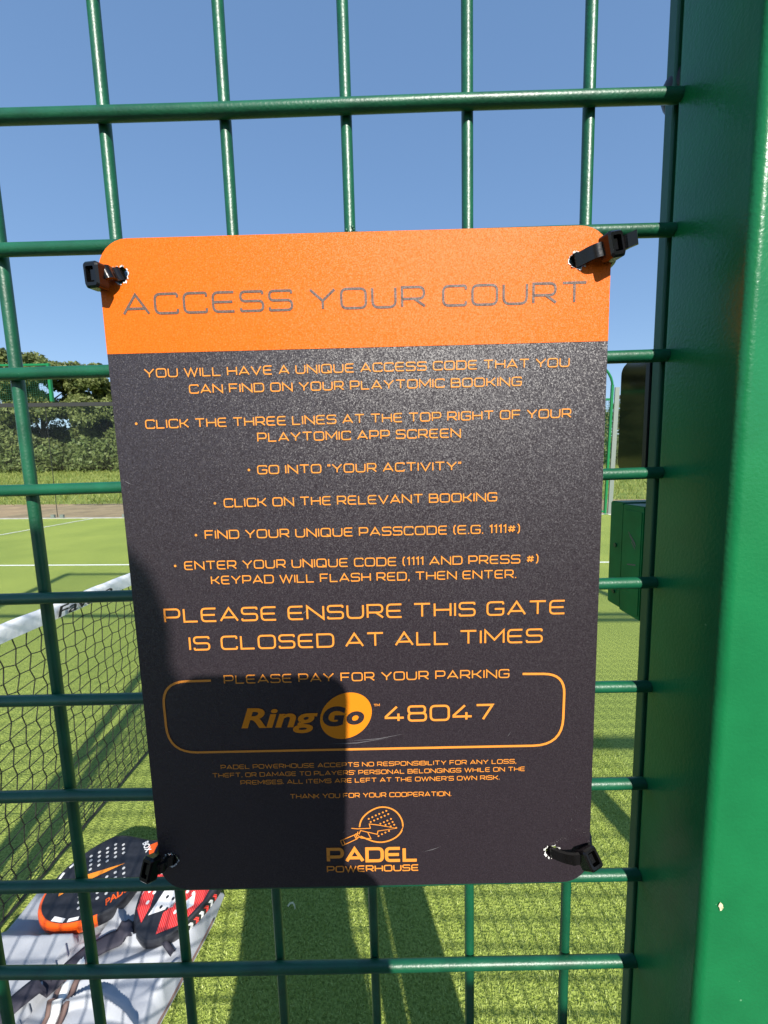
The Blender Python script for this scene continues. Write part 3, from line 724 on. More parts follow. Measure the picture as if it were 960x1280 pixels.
    for i, (hx, hz) in enumerate(HOLES):
        m = MB(); p = hole_pts[i]; n = len(p)
        full = (i == 3); 
        for k in range(n):
            a = 2 * math.pi * k / n
            if not full and not (math.sin(a) > .25 or math.sin(a) < -.35 or (math.cos(a) > 0) == (i != 1)): continue
            if rng.random() < .12: continue
            e = rng.uniform(.0002, .0011 if full else .0008); q = p[(k + 1) % n]
            o1 = (hx + (p[k][0] - hx) * (1 + e / .0031), hz + (p[k][1] - hz) * (1 + e / .0031)); e2 = e * rng.uniform(.3, 1.2)
            o2 = (hx + (q[0] - hx) * (1 + e2 / .0031), hz + (q[1] - hz) * (1 + e2 / .0031))
            d = rng.uniform(.0002, .0007)
            m.add([sgn(*p[k], .0002), sgn(*q, .0002), sgn(*o2, d), sgn(*o1, d)], [(0, 1, 2, 3)])
        m.build('torn_rim', M['torn'], t)
    for (x, z, l, a) in ((-.0055, -.1560, .004, .9), (-.098, -.1478, .004, -.5), (.018, -.2205, .010, .35), (-.004, -.2695, .030, .08), (.006, -.2678, .026, .12), (-.045, -.1770, .003, 1.2), (-.025, -.2070, .004, .7), (.03, -.326, .009, .3), (.098, -.3005, .0022, 1.9), (.096, -.312, .002, 1.1), (-.012, -.316, .0016, .6), (.066, -.268, .003, 1.0)):
        w = .00012; dx, dz = math.cos(a) * l / 2, math.sin(a) * l / 2
        MB().add([sgn(x - dx, z - dz, .00018), sgn(x, z - w * 1.5 - l * .03, .00018), sgn(x + dx, z + dz, .00018), sgn(x, z + w - l * .03, .00018)], [(0, 1, 2, 3)]).build('scratch_mark', M['scratch'], t)
sign()

def cable_tie(label, hole, head, ang, tail=None, drop=0, hs=(.0070, .0094, .0046), pitch=0, yaw=0, back=None):
    """head box with its square mouth, strap from the head into the hole and round the wire behind"""
    hx, hz = hole; px, pz = head; HY = -.0120
    t = thing('cable_tie', label, 'cable tie', (px, HY, pz), GATE, 'cable ties at the corners of the sign')
    mt = Matrix.Translation((px, HY, pz)) @ Matrix.Rotation(-ang, 4, 'Y') @ Matrix.Rotation(yaw, 4, 'Z') @ Matrix.Rotation(pitch, 4, 'X')
    w, h, d = hs
    m = MB(); T = lambda a, b, c: mt @ Vector((a, c, b))
    o = rrect(-w / 2, -h / 2, w / 2, h / 2, .0014, 4); o2 = rrect(-w / 2 + .0007, -h / 2 + .0007, w / 2 - .0007, h / 2 - .0007, .001, 4)
    i1 = rrect(-w * .27, -h * .30, w * .27, h * .30, .0005, 4); n = len(o)
    rings = [[T(a, b, d / 2) for a, b in o], [T(a, b, -d / 2 + .0008) for a, b in o], [T(a, b, -d / 2) for a, b in o2], [T(a, b, -d / 2) for a, b in i1], [T(a, b, d * .25) for a, b in i1]]
    m.add([p for r in rings for p in r], [tuple(range(n - 1, -1, -1))] + [(r * n + k, r * n + (k + 1) % n, (r + 1) * n + (k + 1) % n, (r + 1) * n + k) for r in range(4) for k in range(n)] + [tuple(4 * n + k for k in range(n))])
    hd = m.build('tie_head', M['tie'], t)
    bm = bmesh.new(); bm.from_mesh(hd.data); bmesh.ops.recalc_face_normals(bm, faces=bm.faces); bm.to_mesh(hd.data); bm.free()
    pw = MB(); c = [T(a, b, c_) for c_ in (-d * .28, d * .2) for a, b in ((-w * .12, -h * .2), (w * .14, -h * .2), (w * .14, h * .2), (-w * .12, h * .2))]
    pw.add(c, [(0, 1, 2, 3), (0, 1, 5, 4), (1, 2, 6, 5), (2, 3, 7, 6), (3, 0, 4, 7)]).build('pawl', M['tie'], hd)
    # strap: head -> hole -> behind the panel -> round the mesh wire -> back up into the head
    u = Vector((hx - px, 0, hz - pz)); L = u.length; u.normalize(); side = Vector((-u.z, 0, u.x))
    A = Vector((px, HY + .0005, pz)) + u * w * .45; B = Vector((hx, SY - .0004, hz))
    pts = [A, A.lerp(B, .3) + Vector((0, -.0012, 0)), A.lerp(B, .6) + Vector((0, -.0014, 0)), B - u * .0012 + Vector((0, -.0012, 0)), B + u * .0006 + Vector((0, .0006, 0)), B + u * .0010 + Vector((0, .004, 0)), B + u * .0002 + Vector((0, .0085, 0))]
    ex = math.copysign(.1066 if px > 0 else .1030, px)
    pts += [Vector((hx * .55 + ex * .45, .0105, hz * .5 + pz * .5)), Vector((ex, .006, pz)), Vector((ex + math.copysign(.0006, px), -.003, pz)), Vector((px * .6 + ex * .4, HY + d / 2 - .0004, pz))]
    # resample smooth
    sm = []
    for k in range(len(pts) - 1):
        p0, p1, p2, p3 = pts[max(k - 1, 0)], pts[k], pts[k + 1], pts[min(k + 2, len(pts) - 1)]
        for s_ in range(5):
            s = s_ / 5; sm.append(.5 * ((2 * p1) + (p2 - p0) * s + (2 * p0 - 5 * p1 + 4 * p2 - p3) * s * s + (3 * p1 - p0 - 3 * p2 + p3) * s ** 3))
    sm.append(pts[-1])
    MB().strip(sm, side, .0052, .0013).build('strap', M['tie'], t, smooth=True, autos=R_(45))
    if tail:
        e = Vector(tail); s0 = Vector((px, HY + .002, pz)) - u * w * .4
        MB().strip([s0, s0.lerp(e, .5) + Vector((0, -.0008, 0)), e], side, .0050, .0013).build('tie_tail', M['tie'], t)
    return t
cable_tie('black cable tie at the top left corner of the sign, its square mouth showing', HOLES[0], (-.0990, -.0670), R_(-4), yaw=R_(-14), pitch=R_(6))
cable_tie('black cable tie at the top right corner with a cut tail past its head', HOLES[1], (.1025, -.0618), R_(16), tail=(.1098, -.0155, -.0606), yaw=R_(18), pitch=R_(4), hs=(.0074, .0096, .0050))
cable_tie('black cable tie in shadow at the bottom left corner of the sign', HOLES[2], (-.1025, -.3272), R_(8), yaw=R_(-24), pitch=R_(-30))
cable_tie('black cable tie at the bottom right corner, beside a white torn hole', HOLES[3], (.1020, -.3268), R_(2), yaw=R_(24), pitch=R_(-42), hs=(.0078, .0080, .0068))

# ---------------------------------------------------------------- rackets on a grey bag, just behind the net's near end
def bag_z(x, y):
    """crumpled soft bag lying flat: two stuffed panels with a crease between them, sagging to the ground at its outline"""
    n = lambda a, b, k: mnoise.noise((x * a, y * b, k))
    cr = .742 + .012 * n(6, 2, 1) - .02 * (x + 1.1)               # far edge of the big front panel
    if x < -.84:
        f = min(max((y - .36) / (cr - .36), 0), 1)
        z = .024 + .052 * f ** 1.3 if y < cr else .076 - .060 * min((y - cr) / .05, 1) ** .7
        z += .006 * n(9, 7, 2)
    else:
        f = min(max((y - .40) / .36, 0), 1)
        z = .026 + .026 * math.sin(f * 2.4) + .015 * n(7, 5, 4)
        c = abs(n(5.5, 8, 9) + .12 * n(11, 12, 2)); z += .026 * (1 - min(c / .16, 1)) ** 1.5
        g = abs((y - .70) - .55 * (x + .70)); z += .016 * (1 - min(g / .03, 1))
    k = min(max((x + .90) / .10, 0), 1)
    if .84 < -x < .90: z = max(z * k + (1 - k) * .03, .02)
    return z + .0025 * n(30, 30, 5)
def bag():
    t = thing('racket_bag', 'crumpled grey nylon bag with dark straps and a white stripe under the rackets', 'bag', (-.85, .65, 0))
    edge = lambda y: -.548 - .135 * min(max((.83 - y) / .25, 0), 1.6) ** 1.1 * .30 - .02 * (1 if y < .62 else 0) * (.62 - y)
    nx, ny = 220, 220; g = {}; vs = []; fs = []
    for j in range(ny + 1):
        y = .30 + .60 * j / ny
        xl, xr = -1.150 + .01 * mnoise.noise((0, y * 8, 2)), edge(y)
        for i in range(nx + 1):
            x = xl + (xr - xl) * i / nx
            e = min(1, (xr - x) / .035, (x - xl) / .02 + .2, (.905 - y) / .05, (y - .30) / .04 + .1); e = max(e, 0)
            vs.append((x, y, .004 + max(bag_z(x, y), .006) * (e * (2 - e))))
    for j in range(ny):
        for i in range(nx): fs.append((j * (nx + 1) + i, j * (nx + 1) + i + 1, (j + 1) * (nx + 1) + i + 1, (j + 1) * (nx + 1) + i))
    body = MB().add(vs, fs).build('shell', M['bag'], t, smooth=True)
    Z = lambda x, y: .006 + max(bag_z(x, y), .006)
    p = []; 
    for k in range(41):
        y = .30 + .53 * k / 40; p.append((edge(y) - .002, y, .012))
    MB().tube(p, .0035, 8).build('edge_piping', M['piping'], t, smooth=True)
    def lay(pts, w, name, m, lift=.002):
        q = []
        for k in range(len(pts) - 1):
            for s in range(10):
                s /= 10; x = pts[k][0] * (1 - s) + pts[k + 1][0] * s; y = pts[k][1] * (1 - s) + pts[k + 1][1] * s; q.append(Vector((x, y, Z(x, y) + lift)))
        mb = MB(); vs = []
        for k, a in enumerate(q):
            d = (q[min(k + 1, len(q) - 1)] - q[max(k - 1, 0)]); d = Vector((d.x, d.y, 0)).normalized(); n = Vector((-d.y, d.x, 0)) * w / 2
            for sgn_ in (1, .5, 0, -.5, -1):
                b = a + n * sgn_; vs.append((b.x, b.y, max(a.z, Z(b.x, b.y) + lift * .3) + .004 * (1 - sgn_ * sgn_)))
        for k in range(len(q) - 1):
            for c in range(4): fs_ = (k * 5 + c, k * 5 + c + 1, k * 5 + c + 6, k * 5 + c + 5); mb.f.append(fs_)
        mb.v = vs
        o = mb.build(name, m, t, smooth=True); md = o.modifiers.new('thick', 'SOLIDIFY'); md.thickness = .0025; md.offset = 1; return o
    lay([(-1.02, .52), (-.955, .585), (-.88, .665), (-.80, .735), (-.74, .775)], .046, 'strap', M['strap'], .004)
    lay([(-1.16, .655), (-1.06, .64), (-.985, .585)], .062, 'strap', M['strap'], .003)
    lay([(-.822, .45), (-.815, .58), (-.832, .69), (-.838, .72)], .020, 'zip_stripe', M['white_trim'], .003)
    lay([(-.840, .45), (-.833, .58), (-.849, .69), (-.853, .72)], .009, 'zip_edge', M['piping'], .002)
    lay([(-.804, .45), (-.797, .58), (-.814, .69), (-.822, .72)], .011, 'zip_edge', M['piping'], .002)
    lay([(-.70, .775), (-.66, .745), (-.60, .715)], .012, 'strap', M['strap'], .006)
bag()

def half_width(u):
    """half width of a padel racket head at distance u along it (head centre 0, handle positive)"""
    if u < .03: return .129 * max(0, 1 - ((u - .03) / .175) ** 2) ** .52
    if u < .19: s = (u - .03) / .16; return .129 * (1 - s * s * (3 - 2 * s)) + .021 * s * s * (3 - 2 * s)
    return .021
def racket(name_label, centre, ang, tilt, roll, z, mats, decorate):
    t = thing('padel_racket', name_label, 'racket', (centre[0], centre[1], z), None, 'rackets lying on the grey bag')
    mt = Matrix.Translation((centre[0], centre[1], z)) @ Matrix.Rotation(ang, 4, 'Z') @ Matrix.Rotation(tilt, 4, 'Y') @ Matrix.Rotation(roll, 4, 'X')
    us = [-.145 + .145 * (1 - math.cos(k / 16 * math.pi / 2)) * 1.0 for k in range(17)]; us = [-.145 + .175 * (1 - math.cos(k / 18 * math.pi / 2)) for k in range(19)] + [.03 + .16 * k / 14 for k in range(1, 15)] + [.215]
    up = [(u, half_width(u)) for u in us]; lowr = [(u, -half_width(u)) for u in reversed(us)]
    out = lowr[:-1] + [up[0]] + up[1:]
    seen = []; [seen.append(p) for p in out if not seen or (Vector(p) - Vector(seen[-1])).length > 1e-5]; out = seen
    if (Vector(out[0]) - Vector(out[-1])).length < 1e-5: out.pop()
    n = len(out); c0 = Vector((.02, 0)); T = lambda a, b, c: mt @ Vector((a, b, c))
    def ring(inset, h): return [T(*( (Vector(p) - (Vector(p) - c0).normalized() * inset).to_tuple()), h) for p in out]
    rings = [ring(.010, -.019), ring(.003, -.017), ring(0, -.011), ring(0, .010), ring(.0025, .0165), ring(.0075, .019), ring(.0095, .0185)]
    m = MB(); m.add([v for r in rings for v in r], [(r * n + k, r * n + (k + 1) % n, (r + 1) * n + (k + 1) % n, (r + 1) * n + k) for r in range(len(rings) - 1) for k in range(n)] + [tuple(range(n - 1, -1, -1))])
    fr = m.build('frame', mats[0], t, smooth=True, autos=R_(40))
    m = MB(); m.add(ring(.0094, .0186), [tuple(range(n))]); fc = m.build('face', mats[1], t)
    m = MB(); m.tube([T(u, 0, 0) for u in (.19, .20, .26, .315, .325)], .017, 14, radii=[.019, .0165, .0165, .0165, .0195]); m.build('grip', M['r_grip'], t, smooth=True)
    D = lambda a, b, k=0: T(a, b, .0190 + .0003 * k)
    if len(mats) > 2:                                   # rim in two colours: lower tip side differs from the rest
        fr.data.materials.append(mats[2])
        inv = mt.inverted()
        for p in fr.data.polygons:
            c = inv @ (p.center + BASE[t.name])
            if not (c.y < .01 and c.x < .005 or c.x < -.112 and c.y < .055): p.material_index = 1
    decorate(t, fc, fr, T, D)
    return t
def discs(D, pts, r, k=1):
    m = MB()
    for a, b in pts: m.add([D(a + r * math.cos(q * math.pi / 5), b + r * math.sin(q * math.pi / 5), k) for q in range(10)], [tuple(range(10))])
    return m
def polys(D, pls, k=1):
    m = MB()
    for p in pls: m.add([D(a, b, k) for a, b in p], [tuple(range(len(p)))])
    return m
def letters(D, text, a0, b0, L, h, ang, k=2, shear=.15, bold=.02):
    v, f, bb = font_mesh(text, shear, bold); kx = L / (bb[1] - bb[0]); kz = h / (bb[3] - bb[2]); ca, sa = math.cos(ang), math.sin(ang)
    q = [((p[0] - bb[0]) * kx, (p[1] - bb[2]) * kz) for p in v]
    return MB().add([D(a0 + x * ca - y * sa, b0 + x * sa + y * ca, k) for x, y in q], f)
def deco_a(t, fc, fr, T, D):
    polys(D, [[(-.040, .030), (-.038, .006), (.068, .000)], [(-.095, .026), (-.098, .002), (-.058, .006), (-.055, .022)], [(-.055, .022), (-.058, .006), (-.038, .006), (-.040, .030)]]).build('lightning_print', M['r_amber'], fc)
    pts = [(a, b) for a in (-.045, -.023, -.001, .021, .043, .065) for b in (-.070, -.052, -.034, -.016, .040, .056, .072, .088) if abs(b) < half_width(a) - .03]
    discs(D, pts, .0043, 2).build('perforation', M['r_hole'], fc)
    polys(D, [[(-.108, -.064), (-.080, -.088), (-.074, -.080), (-.100, -.056)], [(-.070, -.094), (-.044, -.104), (-.042, -.096), (-.066, -.086)], [(-.115, .045), (-.094, .078), (-.088, .073), (-.108, .043)], [(-.080, .086), (-.058, .100), (-.055, .093), (-.076, .080)]], 1).build('rim_print', M['r_white'], fc)
    letters(D, 'PADEL', .020, -.108, .070, .020, R_(9)).build('racket_lettering', M['r_orange'], fc)
    letters(D, 'BOX', .118, .040, .044, .017, R_(-80)).build('racket_lettering', M['r_white'], fc)
    polys(D, [[(.135, .02), (.135, -.02), (.20, -.014), (.20, .014)]], 1).build('throat_print', M['r_orange'], fc)
def deco_b(t, fc, fr, T, D):
    polys(D, [[(-.094, .034), (-.062, -.026), (.115, -.030), (.130, .030)], [(-.02, .118), (.05, .113), (.10, .085), (.125, .055), (.11, .052), (.03, .098)]], 1).build('white_print', M['r_white'], fc)
    polys(D, [[(-.112, .040), (-.090, .082), (-.040, .108), (.045, .112), (.120, .066), (.100, .040), (-.030, .070), (-.075, .045)], [(-.122, -.026), (-.088, -.084), (-.030, -.110), (.050, -.108), (.110, -.072), (.115, -.046), (-.010, -.042), (-.080, -.008)]], 1).build('red_print', M['r_red'], fc)
    polys(D, [[(-.060, .098), (-.045, .100), (.030, .110), (.070, .098), (.020, .103), (-.030, .095)], [(-.070, -.062), (-.045, -.088), (-.020, -.072), (-.045, -.055)], [(.01, -.085), (.055, -.102), (.09, -.082), (.05, -.075)]], 2).build('white_print', M['r_white'], fc)
    pts = [(a, b) for a in (-.07, -.046, -.022, .002, .026, .050, .074) for b in (-.066, -.044, -.012, .010, .032, .062, .080) if abs(b) < half_width(a) - .03]
    a_ = [p for p in pts if -.03 < p[1] < .03]; b_ = [p for p in pts if not -.036 < p[1] < .036]
    discs(D, a_, .0045, 3).build('perforation', M['r_black'], fc); discs(D, b_, .0050, 3).build('perforation', M['r_white'], fc)
    # red and white chevrons on the frame's edge, towards the viewer
    m = MB(); m2 = MB()
    for k in range(7):
        u = -.098 + .014 * k; w0, w1 = -half_width(u) - .0012, -half_width(u + .007) - .0012; wm = -half_width(u + .010) - .0012; wn = -half_width(u + .003) - .0012
        (m if k % 2 == 0 else m2).add([T(u, w0, .010), T(u + .0075, w1, .010), T(u + .0125, wm, -.001), T(u + .0075, w1, -.011), T(u, w0, -.011), T(u + .005, wn, -.001)], [(0, 5, 2, 1), (5, 4, 3, 2)])
    m.build('chevron_print', M['r_red'], fr); m2.build('chevron_print', M['r_white'], fr)
racket('black padel racket with orange frame and bolt, left of the red and white one', (-.931, .883), R_(35), R_(-2), R_(3), .071, (M['r_orange'], M['r_black'], M['r_black']), deco_a)
racket('red, white and black padel racket lying nearest the sign', (-.655, .868), R_(74), R_(-13), R_(-6), .086, (M['r_black'], M['r_black']), deco_b)

# ---------------------------------------------------------------- trees and hedge beyond the meadow
def leaf_cloud(centres, n, size, rng, flat=.75):
    """leaf-sized quads on and inside many clumps; centres: (x,y,z,r)"""
    c = np.array(centres); wgt = c[:, 3] ** 2; idx = rng.choice(len(c), n, p=wgt / wgt.sum())
    d = rng.normal(size=(n, 3)); d /= np.linalg.norm(d, axis=1)[:, None]
    r = c[idx, 3] * rng.uniform(.35, 1.08, n) ** .6
    p = c[idx, :3] + d * r[:, None] * np.array([1, 1, flat])
    a = rng.normal(size=(n, 3)); a /= np.linalg.norm(a, axis=1)[:, None]
    b = np.cross(a, d + rng.normal(scale=.5, size=(n, 3))); b /= np.linalg.norm(b, axis=1)[:, None]
    s = size * rng.uniform(.6, 1.3, n)[:, None]
    return np.stack([p - a * s, p + b * s * .55, p + a * s, p - b * s * .55], 1)
def quads(name, v, m, parent):
    n = len(v); me = bpy.data.meshes.new(name); me.vertices.add(4 * n); me.vertices.foreach_set('co', v.astype(np.float32).ravel())
    me.loops.add(4 * n); me.loops.foreach_set('vertex_index', np.arange(4 * n, dtype=np.int32)); me.polygons.add(n); me.polygons.foreach_set('loop_start', np.arange(0, 4 * n, 4, dtype=np.int32))
    me.update(); me.validate(); me.materials.append(m); o = bpy.data.objects.new(name, me); COL.objects.link(o); o.parent = parent; return o
def tree(label, x, y, H, W, seed, low=.03, n=15000):
    rng = np.random.default_rng(seed); r_ = random.Random(seed); z0 = field_z(x, y)
    t = thing('oak_tree', label, 'tree', (x, y, z0), None, 'trees in the row beyond the meadow'); BASE[t.name] = Vector((0, 0, 0))
    tr = MB(); tr.tube([(0, 0, -.2), (.1, 0, H * .16), (-.05, .1, H * .34), (.1, 0, H * .62)], 1, 9, radii=[.42, .32, .24, .08])
    cs = []
    for k in range(42):
        a = r_.uniform(0, 2 * math.pi); f = r_.uniform(low, .94); rad = W / 2 * math.sqrt(max(.05, 1 - ((f - .45) / .58) ** 2)) * r_.uniform(.35, .92)
        c = (rad * math.cos(a), rad * math.sin(a), H * f, r_.uniform(.10, .19) * W * (1.1 - .4 * f)); cs.append(c)
        if k < 11: tr.tube([(0, 0, H * min(.55, f * .55)), (c[0] * .5, c[1] * .5, H * f * .85), c[:3]], 1, 5, radii=[.13, .08, .03])
    for k in range(10):
        a = r_.uniform(0, 2 * math.pi); f = r_.uniform(.6, 1.0); cs.append((W * .24 * r_.random() * math.cos(a), W * .24 * r_.random() * math.sin(a), H * (f - .07), W * .10))
    tr.build('trunk', M['bark'], t, smooth=True)
    quads('crown', leaf_cloud(cs, n, .21, rng), M['leaf'], t)
    return t
# the stretch between sign and left edge shows the first four
TREES = [(-42.5, 42, 13.2, 11, 'tall oak cut off by the left edge of the photo'), (-37.0, 41, 12.6, 9.5, 'broad oak with rounded top, tallest crown left of the sign'), (-30.8, 42, 11.8, 9, 'oak whose crown slopes down towards the sign'),
         (-25.5, 43, 10.3, 8.5, 'oak half hidden by the left edge of the sign'), (-18, 45, 10, 9, 'oak hidden behind the left half of the sign'), (-9, 47, 9, 9, 'oak hidden behind the middle of the sign'),
         (2, 50, 9, 10, 'oak hidden behind the logo side of the sign'), (14, 52, 9.5, 10, 'oak hidden behind the right half of the sign'), (33, 56, 9, 10, 'low oak seen in the gap between sign and keypad'), (44, 58, 9, 10, 'oak behind the keypad and gate stile'), (-52, 44, 13, 11, 'oak outside the left edge of the photo')]
for i, (x, y, H, W, lb) in enumerate(TREES): tree(lb, x, y, H, W, 20 + i, n=38000 if i < 4 else 9000)
def hedge(label, x, y, L, H, seed):
    rng = np.random.default_rng(seed); r_ = random.Random(seed); t = thing('hedge_bush', label, 'bush', (x, y, field_z(x, y)), None, 'bushes at the foot of the trees'); BASE[t.name] = Vector((0, 0, 0))
    cs = [(r_.uniform(-L / 2, L / 2), r_.uniform(-.8, .8), r_.uniform(-.02, .75) * H, r_.uniform(.55, .95) * H * .5) for k in range(22)]
    st = MB(); [st.tube([(c[0] * .7, c[1] * .5, -.1), c[:3]], .03, 5) for c in cs[:7]]; st.build('stems', M['bark'], t)
    quads('foliage', leaf_cloud(cs, 7000, .17, rng, 1), M['leaf2'], t)
for i, (x, y, L, H, lb) in enumerate([(-39, 37.5, 6, 3.2, 'bush under the trees at the left edge'), (-33.5, 37, 6, 2.8, 'bush under the tallest crown'), (-28, 38, 6, 3.4, 'pale bush under the sloping oak'), (-22.5, 39, 6, 3, 'bush beside the left edge of the sign'),
        (-14, 41, 8, 3, 'bush hidden behind the left half of the sign'), (-3, 44, 9, 3, 'bush hidden behind the middle of the sign'), (10, 46, 9, 3, 'bush hidden behind the right half of the sign'), (-45, 47, 10, 4.5, 'dark bush deep between the trunks at the left edge'), (-36, 47, 11, 7.0, 'dark bush deep behind the tallest crown'), (-27, 47.5, 10, 6.0, 'dark bush deep behind the sloping oak'), (29, 50, 8, 3.5, 'bush seen in the gap right of the sign'), (38, 52, 8, 3.5, 'bush behind the keypad')]):
    hedge(lb, x, y, L, H, 70 + i)

lf = MB(); q = [(-.012, -.003), (-.006, .001), (.002, .002), (.008, -.001), (.012, -.006)]
lf.strip([(-.325 + a, .872 + b * 1.5, .009 + .004 * math.sin(i)) for i, (a, b) in enumerate(q)], (0, .6, .8), .005, .0006)
tag(lf.build('dry_leaf', M['dropping'], loc=(-.325, .872, 0)), 'small curled pale dry leaf on the shaded turf below the sign', 'leaf')

# ---------------------------------------------------------------- the phone that takes the picture and the person holding it (behind the lens)
CAMT = CAM                                              # camera axes: x right, y up, z back to the person
def cl(x, y, z): return CAMT @ Vector((x, y, z))
def phone():
    t = thing('phone', 'dark phone held upright in front of the sign, casting the square shadow', 'phone', tuple(cl(-.019, -.05, .008)))
    m = MB(); p = rrect(-.058, -.1315, .020, .0285, .011, 6)
    m.prism(p, lambda a, b, d: cl(a, b, d), .004, .012); sh = m.build('shell', M['phone'], t, bevel=.0012, smooth=True, autos=R_(40))
    m = MB(); m.prism(rrect(-.0555, -.129, .0175, .026, .009, 5), lambda a, b, d: cl(a, b, d), .0121, .0124); m.build('screen', M['black_gloss'], t)
    for (a, b) in ((.0, -.018), (-.018, -.002)):
        MB().tube([cl(a, b, .0041), cl(a, b, .0018)], .0075, 20).build('camera_lens', M['lens'], t, smooth=True, autos=R_(40))
    m = MB(); n = 24; rg = []
    for rr, d in ((.0085, .0041), (.0080, .0020), (.0062, .0020), (.0060, .0036)): rg += [cl(rr * math.cos(2 * math.pi * k / n), rr * math.sin(2 * math.pi * k / n), d) for k in range(n)]
    m.add(rg, [(r * n + k, r * n + (k + 1) % n, (r + 1) * n + (k + 1) % n, (r + 1) * n + k) for r in range(3) for k in range(n)]); m.build('lens_ring', M['phone'], t)
phone()

def skin_mesh(V, E, sub=2, root=0):
    """V: list of (pos, radius or (rx,ry)); returns verts, faces of the grown surface"""
    me = bpy.data.meshes.new('s'); me.from_pydata([tuple(v[0]) for v in V], E, []); ob = bpy.data.objects.new('s', me); COL.objects.link(ob)
    ob.modifiers.new('k', 'SKIN')
    if not me.skin_vertices: me.skin_vertices.new()
    for i, v in enumerate(V):
        r = v[1]; me.skin_vertices[0].data[i].radius = (r, r) if not isinstance(r, tuple) else r; me.skin_vertices[0].data[i].use_root = (i == root)
    sm = ob.modifiers.new('d', 'SUBSURF'); sm.levels = sub; sm.render_levels = sub
    dg = bpy.context.evaluated_depsgraph_get(); dg.update(); m2 = bpy.data.meshes.new_from_object(ob.evaluated_get(dg))
    v = [tuple(a.co) for a in m2.vertices]; f = [tuple(p.vertices) for p in m2.polygons]
    bpy.data.objects.remove(ob, do_unlink=True); bpy.data.meshes.remove(m2); bpy.data.meshes.remove(me)
    return v, f
def person():
    X, Y = .026, -.50
    t = thing('person', 'person in dark red T-shirt and black shorts holding the phone up', 'person', (X, Y, 0))
    wl, wr = cl(-.095, -.165, .060), cl(.062, -.190, .070)      # wrists
    sl, sr = Vector((X - .185, Y, 1.365)), Vector((X + .185, Y, 1.365))
    el_, er = Vector((X - .235, Y + .055, 1.085)), Vector((X + .225, Y + .055, 1.075))
    hc = Vector((X - .080, Y + .03, 1.535))
    V = [(Vector((X, Y, .90)), (.150, .105)), (Vector((X, Y, 1.02)), (.135, .095)), (Vector((X, Y, 1.18)), (.150, .105)), (Vector((X, Y - .01, 1.33)), (.145, .090)), (Vector((X - .012, Y - .004, 1.395)), (.060, .055)), (Vector((X - .045, Y + .010, 1.440)), (.054, .055)),
         (hc + Vector((0, .005, -.055)), (.060, .066)), (hc + Vector((0, 0, .01)), (.076, .092)), (hc + Vector((0, -.008, .068)), (.068, .082)), (hc + Vector((0, -.01, .103)), (.035, .045))]
    E = [(i, i + 1) for i in range(9)]
    def chain(start, pts):
        a = start
        for p, r in pts: V.append((p, r)); E.append((a, len(V) - 1)); a = len(V) - 1
    for s, S, El, W in ((-1, sl, el_, wl), (1, sr, er, wr)):
        chain(3, [(S + Vector((-s * .02, 0, 0)), .062), (S.lerp(El, .25) + Vector((s * .012, 0, 0)), .050), (S.lerp(El, .85), .040), (El, .039), (El.lerp(W, .3), .040), (El.lerp(W, .8), .028), (W, .025), (W + (W - El) * .16, .024)])
        chain(0, [(Vector((X + s * .095, Y, .80)), .090), (Vector((X + s * .105, Y + .01, .66)), .078), (Vector((X + s * .11, Y + .012, .50)), .056), (Vector((X + s * .112, Y, .36)), .055), (Vector((X + s * .115, Y - .008, .20)), .040), (Vector((X + s * .118, Y - .015, .085)), .036), (Vector((X + s * .122, Y + .01, .045)), .040), (Vector((X + s * .13, Y + .12, .03)), .034)])
    v, f = skin_mesh(V, E); body = MB().add(v, f)
    # nose, ears grow from the head
    for c, r in (((0, .098, .0), [(0, .080, .02, .008), (0, .094, .0, .011), (0, .100, -.014, .014), (0, .082, -.020, .009)]),):
        body.tube([hc + Vector(q[:3]) for q in r], 1, 10, radii=[q[3] for q in r])
    for s in (-1, 1): body.tube([hc + Vector((s * .070, -.005, .03)), hc + Vector((s * .082, -.010, .02)), hc + Vector((s * .083, -.008, -.005)), hc + Vector((s * .074, 0, -.028))], 1, 8, radii=[.008, .015, .013, .006])
    # hands: palm and five fingers each, built in phone space
    def hand(w, palm, fingers, thumb):
        pv = [(w, .025), (palm[0], (.030, .017)), (palm[1], (.034, .015))]; a, b = skin_mesh(pv, [(0, 1), (1, 2)]); body.add(a, b)
        for fg in fingers + [thumb]:
            V2 = [(Vector(p), r) for p, r in fg]; a, b = skin_mesh(V2, [(i, i + 1) for i in range(len(V2) - 1)]); body.add(a, b)
    r = (.0105, .0095, .0088, .0078)
    fl = []
    for k, (y, L) in enumerate(((-.050, .048), (-.072, .054), (-.094, .050), (-.114, .040))):
        fl.append(list(zip([cl(-.078, y - .022, .024), cl(-.070, y - .004, .012), cl(-.062, y, -.004), cl(-.062 + L * .55, y + .003, -.0065), cl(-.062 + L, y + .004, -.0055)], (.011,) + r)))
    th = list(zip([cl(-.088, -.125, .045), cl(-.078, -.095, .034), cl(-.060, -.070, .0245), cl(-.040, -.052, .0215)], (.016, .013, .0115, .0095)))
    hand(wl, [cl(-.086, -.128, .042), cl(-.080, -.096, .026)], fl, th)
    fr_ = []
    for k, (y, L) in enumerate(((-.078, .042), (-.098, .048), (-.118, .046), (-.136, .036))):
        fr_.append(list(zip([cl(.044, y - .024, .034), cl(.035, y - .006, .016), cl(.0255, y, -.004), cl(.0255 - L * .55, y + .003, -.0065), cl(.0255 - L, y + .004, -.0055)], (.011,) + r)))
    th = list(zip([cl(.056, -.150, .055), cl(.046, -.120, .040), cl(.028, -.100, .0255), cl(.008, -.088, .0218)], (.016, .013, .0115, .0095)))
    hand(wr, [cl(.054, -.155, .052), cl(.046, -.122, .036)], fr_, th)
    bo = body.build('body', M['skin'], t, smooth=True)
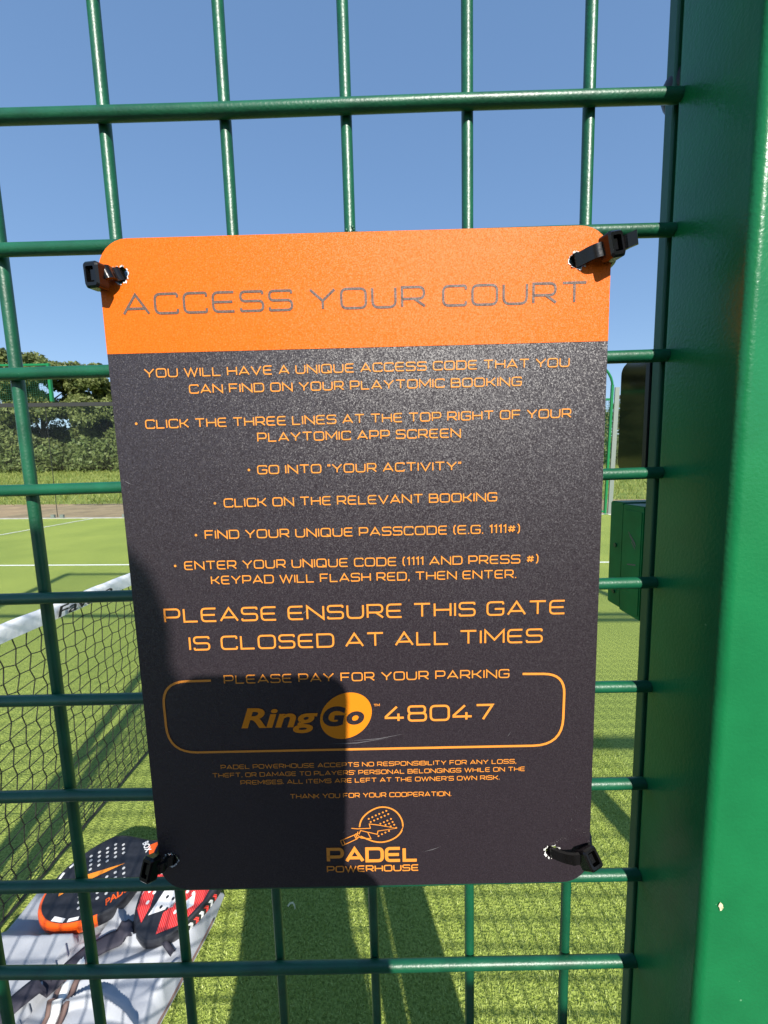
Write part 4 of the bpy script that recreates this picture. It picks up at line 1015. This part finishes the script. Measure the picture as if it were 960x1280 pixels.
    # clothes follow the body
    V2 = [(Vector((X, Y, .82)), (.180, .122)), (Vector((X, Y, 1.02)), (.178, .116)), (Vector((X, Y, 1.18)), (.178, .122)), (Vector((X, Y - .01, 1.33)), (.160, .104)), (Vector((X - .006, Y - .008, 1.378)), (.082, .074))]; E2 = [(0, 1), (1, 2), (2, 3), (3, 4)]
    for s, S, El in ((-1, sl, el_), (1, sr, er)):
        a = len(V2); V2 += [(S + Vector((-s * .02, 0, 0)), .078), (S.lerp(El, .3) + Vector((s * .012, 0, 0)), .069), (S.lerp(El, .62), .066)]; E2 += [(3, a), (a, a + 1), (a + 1, a + 2)]
    v, f = skin_mesh(V2, E2); MB().add(v, f).build('t_shirt', M['tee'], t, smooth=True)
    V3 = [(Vector((X, Y, .985)), (.165, .110)), (Vector((X, Y, .93)), (.180, .118)), (Vector((X + .01, Y, .87)), (.196, .122))]; E3 = [(0, 1), (1, 2)]
    for s in (-1, 1):
        a = len(V3); V3 += [(Vector((X + s * .095, Y, .78)), .108), (Vector((X + s * .105, Y + .005, .64)), .100), (Vector((X + s * .108, Y + .01, .54)), .096)]; E3 += [(2, a), (a, a + 1), (a + 1, a + 2)]
    v, f = skin_mesh(V3, E3); MB().add(v, f).build('shorts', M['shorts'], t, smooth=True)
    for s in (-1, 1):
        v, f = skin_mesh([(Vector((X + s * .118, Y - .055, .045)), .042), (Vector((X + s * .121, Y + .02, .045)), .046), (Vector((X + s * .128, Y + .10, .036)), .042), (Vector((X + s * .133, Y + .17, .028)), .030)], [(0, 1), (1, 2), (2, 3)])
        MB().add([(a, b, max(c, .0)) for a, b, c in v], f).build('shoe', M['shoe'], t, smooth=True)
    v, f = skin_mesh([(hc + Vector((0, -.060, .0)), (.060, .040)), (hc + Vector((0, -.048, .06)), (.074, .062)), (hc + Vector((0, -.008, .098)), (.070, .080)), (hc + Vector((0, .045, .094)), (.056, .040))], [(0, 1), (1, 2), (2, 3)])
    MB().add(v, f).build('hair', M['hair'], t, smooth=True)
    for s in (-1, 1):
        MB().tube([hc + Vector((s * .031, .072, .012)), hc + Vector((s * .031, .084, .012))], .011, 12, radii=[.011, .005]).build('eye', M['eye'], t, smooth=True)
    MB().tube([hc + Vector((x, .084 - x * x * 9, -.043)) for x in (-.024, -.012, 0, .012, .024)], .005, 8, radii=[.002, .005, .0055, .005, .002]).build('mouth', M['lip'], t, smooth=True)
person()
